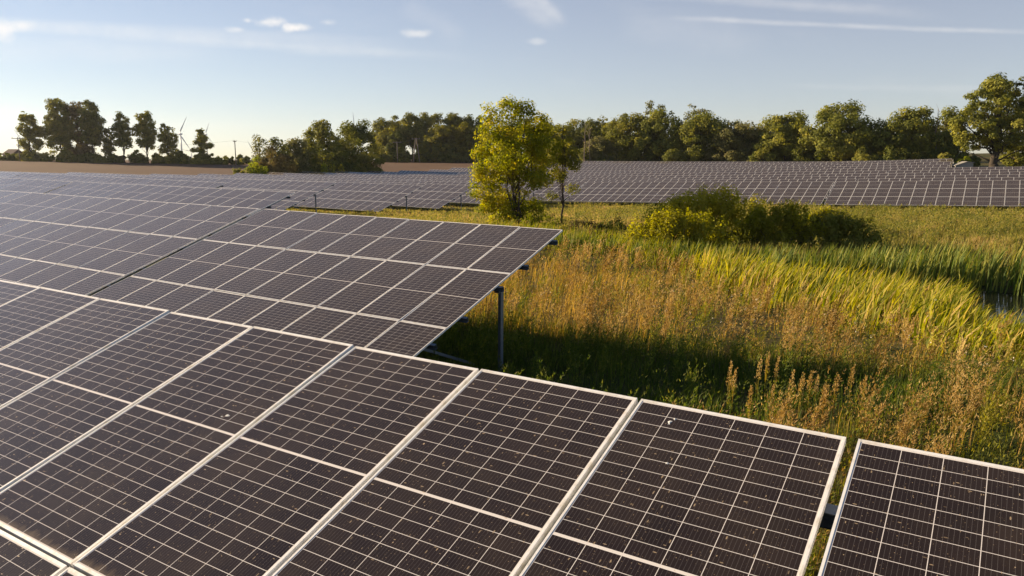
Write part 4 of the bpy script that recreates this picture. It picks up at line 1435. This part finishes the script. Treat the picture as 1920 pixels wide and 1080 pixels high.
def turbine(px, py, Y, blade_px, ang, label, yaw=0.0):
    x, zh = at(px, Y, py)
    zb = tz(x, Y)
    R = blade_px / FPX * Y
    root = empty('wind_turbine', (x, Y, zb), yaw)
    tag(root, label, 'wind turbine', 'wind turbines on the horizon')
    H = zh - zb
    mb = MB()
    mb.tube([(0, R * .09, -2), (0, R * .09, H * .5), (0, R * .09, H - R * .04)], [R * .052, R * .042, R * .03], 12)
    mb.obj('tower', M_turb, root, True)
    mb = MB()
    mb.box(-R * .042, R * .042, -R * .01, R * .24, H - R * .04, H + R * .05)
    mb.obj('nacelle', M_turb, root)
    mb = MB()
    mb.tube([(0, -R * .01, H), (0, -R * .05, H), (0, -R * .085, H), (0, -R * .10, H)], [R * .045, R * .045, R * .03, R * .008], 10)
    mb.obj('hub', M_turb, root, True)
    for k in range(3):
        a = math.radians(ang + 120 * k)
        d = Vector((math.cos(a), 0, math.sin(a)))
        s = Vector((-math.sin(a), 0, math.cos(a)))
        mb = MB()
        rs = [(0.03, .022, .022), (.10, .026, .02), (.22, .048, .014), (.5, .032, .009), (.8, .018, .005), (1.0, .004, .002)]
        vs, fs = [], []
        for t, c, th in rs:
            p = Vector((0, -R * .05, H)) + d * (R * t)
            for u, v in ((-.35, 0), (0, 1), (.65, 0), (0, -1)):
                vs.append(p + s * (u * c * R * 1.5) + Vector((0, v * th * R, 0)))
        for i in range(len(rs) - 1):
            for j in range(4):
                a0, b0 = i * 4 + j, i * 4 + (j + 1) % 4
                fs.append((a0, b0, b0 + 4, a0 + 4))
        fs.append((3, 2, 1, 0))
        fs.append(tuple(len(vs) - 4 + j for j in range(4)))
        mb.add(vs, fs)
        mb.obj('blade', M_turb, root)


turbine(336.9, 251.5, 1500, 36, 63, 'largest wind turbine, right of the narrow lone tree', 0)
turbine(385.5, 252, 2100, 23, 68, 'wind turbine half hidden by the layered tree')
turbine(357.2, 283.5, 2900, 17, 47, 'smallest wind turbine, low between the largest one and the layered tree')
turbine(42, 263, 1900, 26, 123, 'wind turbine hidden behind the left end of the copse, one blade showing')
turbine(478, 287, 2000, 27, 118, 'wind turbine behind the brown shrub, one blade tip showing')
turbine(664, 240, 1500, 30, 96, 'wind turbine behind the dark dome-shaped tree, blade tip showing', .9)

# ------------------------------------------------------------------ poles, cables, buildings, fence
M_pole, g, o_ = material('weathered_timber')
principled(g, o_, Base_Color=(.20, .165, .13), Roughness=.85)
M_wire, g, o_ = material('cable')
principled(g, o_, Base_Color=(.16, .16, .17), Roughness=.6)


def pole(px, Y, top, label, arm=1.0, twin=False, mat=None, rad=.16):
    x, zt = at(px, Y, top)
    zb = tz(x, Y)
    root = empty('utility_pole', (x, Y, zb), .35)
    tag(root, label, 'pole', 'wooden utility poles')
    H = zt - zb
    mb = MB()
    if twin:
        mb.tube([(-1.3, 0, -.5), (-.15, 0, H)], [rad * 1.2, rad * .8], 8)
        mb.tube([(1.3, 0, -.5), (.15, 0, H)], [rad * 1.2, rad * .8], 8)
    else:
        mb.tube([(0, 0, -.5), (0, 0, H)], [rad, rad * .75], 8)
    mb.obj('pole_shaft', mat or M_pole, root, True)
    if arm:
        mb = MB()
        mb.box(-arm, arm, -.18, -.05, H - .35, H - .15)
        mb.obj('crossarm', mat or M_pole, root)
        for sx in (-1, 0, 1):
            mb = MB()
            mb.tube([(sx * arm * .85, -.11, H - .15), (sx * arm * .85, -.11, H + .1), (sx * arm * .85, -.11, H + .25)], [.05, .08, .03], 6)
            mb.obj('insulator', mat or M_pole, root)
    return Vector((x, Y, zb + H))


pA_ = pole(33, 243, 258, 'utility pole with a crossarm at the left end of the copse', 1.7)
pB_ = pole(440, 243, 264, 'utility pole alone against the sky between the layered tree and the brown shrub', .5)
pC_ = pole(744.5, 284, 266, 'single utility pole before the wood', 1.6)
pD_ = pole(780, 284, 259, 'twin-legged utility pole before the wood', 1.6, True, M_palebark)


def cable(a, b, sag, label):
    mb = MB()
    pts = [a.lerp(b, i / 24) - Vector((0, 0, sag * 4 * (i / 24) * (1 - i / 24))) for i in range(25)]
    mb.tube(pts, .022, 4)
    tag(mb.obj('power_cable', M_wire), label, 'cable', 'overhead cables')


cable(pA_ + Vector((0, 0, .1)), pB_ + Vector((0, 0, .1)), 2.2, 'thin overhead cable running right to left behind the lone trees')
cable(pB_ + Vector((0, 0, .12)), pC_, 2.6, 'thin overhead cable from the lone pole towards the wood')
cable(pC_ + Vector((0, 0, .05)), pD_ + Vector((0, 0, .05)), .5, 'short overhead cable between the two poles at the wood')

M_wallb, g, o_ = material('brown_boards')
principled(g, o_, Base_Color=(.16, .12, .09), Roughness=.85)
M_roof, g, o_ = material('rusty_roof')
tc = g.new('ShaderNodeTexCoord')
principled(g, o_, Base_Color=g.mix(g.noise(tc.outputs['Object'], 1.2, 4), (.24, .15, .10), (.32, .22, .15)), Roughness=.8)


def barn(px, Y, top, wd, label, roof_frac=.45):
    x, zt = at(px, Y, top)
    zb = tz(x, Y)
    H, W2, Dp = zt - zb, wd / FPX * Y / 2, 5.0
    root = empty('barn', (x, Y, zb), .15)
    tag(root, label, 'barn', 'farm buildings behind the hedge')
    he = H * (1 - roof_frac)
    mb = MB()
    v = [(-W2, -Dp, -.5), (W2, -Dp, -.5), (W2, Dp, -.5), (-W2, Dp, -.5), (-W2, -Dp, he), (W2, -Dp, he), (W2, Dp, he), (-W2, Dp, he), (-W2, 0, H - .1), (W2, 0, H - .1)]
    mb.add(v, [(0, 1, 5, 4), (1, 2, 6, 9, 5), (2, 3, 7, 6), (3, 0, 4, 8, 7)])
    mb.obj('wall', M_wallb, root)
    mb = MB()
    o, t = .4, .15
    for s in (-1, 1):
        v = [(-W2 - o, s * (Dp + o), he - .2), (W2 + o, s * (Dp + o), he - .2), (W2 + o, 0, H), (-W2 - o, 0, H)]
        v2 = [(a, b, c + t) for a, b, c in v]
        mb.add(v + v2, [(0, 1, 2, 3), (7, 6, 5, 4), (0, 4, 5, 1), (1, 5, 6, 2), (2, 6, 7, 3), (3, 7, 4, 0)])
    mb.obj('roof', M_roof, root)
    mb = MB()
    mb.box(-W2 * .3, W2 * .3, -Dp - .06, -Dp + .02, -.3, he * .8)
    mb.obj('barn_door', M_pole, root)


barn(25, 268, 280.5, 13, 'brown farm building behind the left utility pole')
barn(327, 268, 296.3, 17, 'low rusty-roofed farm building behind the narrow lone tree')

# shed and fence by the wood
M_shed, g, o_ = material('pale_boards')
tc = g.new('ShaderNodeTexCoord')
wv = g.new('ShaderNodeTexWave', wave_type='BANDS', bands_direction='X')
g.l.new(tc.outputs['Object'], wv.inputs[0])
wv.inputs['Scale'].default_value = 1.6
principled(g, o_, Base_Color=g.mix(wv.outputs['Fac'], (.24, .225, .20), (.34, .32, .28)), Roughness=.8)
xs0, zt0 = at(1809, 148, 303.5)
zb0 = tz(xs0, 148)
Hs = zt0 - zb0
root = empty('shed', (xs0, 148, zb0), -.25)
tag(root, 'small pale-boarded shed with a low gable beside the oak', 'shed')
w2 = 14.5 / FPX * 148
mb = MB()
mb.add([(-w2, 0, -.3), (w2, 0, -.3), (w2, 0, Hs * .92), (w2 * .3, 0, Hs), (-w2, 0, Hs * .62), (-w2, 3, -.3), (w2, 3, -.3), (w2, 3, Hs * .92), (w2 * .3, 3, Hs), (-w2, 3, Hs * .62)],
       [(0, 1, 2, 3, 4), (9, 8, 7, 6, 5), (1, 6, 7, 2), (5, 0, 4, 9), (0, 5, 6, 1)])
mb.obj('wall', M_shed, root)
mb = MB()
for a, b in (((-w2 - .15, Hs * .60), (w2 * .3, Hs + .02)), ((w2 * .3, Hs + .02), (w2 + .15, Hs * .915))):
    v = [(a[0], -.15, a[1]), (b[0], -.15, b[1]), (b[0], 3.15, b[1]), (a[0], 3.15, a[1])]
    v2 = [(p[0], p[1], p[2] + .08) for p in v]
    mb.add(v + v2, [(3, 2, 1, 0), (4, 5, 6, 7), (0, 1, 5, 4), (1, 2, 6, 5), (2, 3, 7, 6), (3, 0, 4, 7)])
mb.obj('roof', M_shed, root)

root = empty('wire_fence', (at(1785, 150)[0], 150, tz(at(1785, 150)[0], 150)))
tag(root, 'wire fence on pale posts between the last panels and the shed', 'fence')
bx, bz = root.location.x, root.location.z
fx = []
for px in (1764, 1776, 1788, 1797):
    x, zt = at(px, 150, 306)
    zb = tz(x, 150)
    mb = MB()
    mb.box(x - bx - .06, x - bx + .06, -.06, .06, zb - bz - .3, zb - bz + 2.0)
    mb.obj('post', M_shed, root)
    fx.append((x - bx, zb - bz))
mb = MB()
for hgt in (.3, .7, 1.1, 1.5, 1.9):
    for (xa, za), (xb, zb_) in zip(fx[:-1], fx[1:]):
        mb.tube([(xa, -.07, za + hgt), (xb, -.07, zb_ + hgt)], .012, 4)
mb.obj('wire_mesh', M_wire, root)

# ------------------------------------------------------------------ haze
HAZE = 0.00006
if HAZE > 0:
    M_haze, g, o_ = material('haze_air')
    pv = g.new('ShaderNodeVolumePrincipled')
    pv.inputs['Color'].default_value = (.92, .94, 1.0, 1)
    pv.inputs['Density'].default_value = HAZE
    pv.inputs['Anisotropy'].default_value = .5
    g.l.new(pv.outputs[0], o_.inputs['Volume'])
    mb = MB()
    mb.box(-3000, 3000, -620, 3200, -40, 130)
    hz = mb.obj('haze', M_haze)
    tag(hz, 'thin evening haze over the fields', 'haze', kind='stuff')
bpy.context.view_layer.update()
print('objects', len(SC.objects))
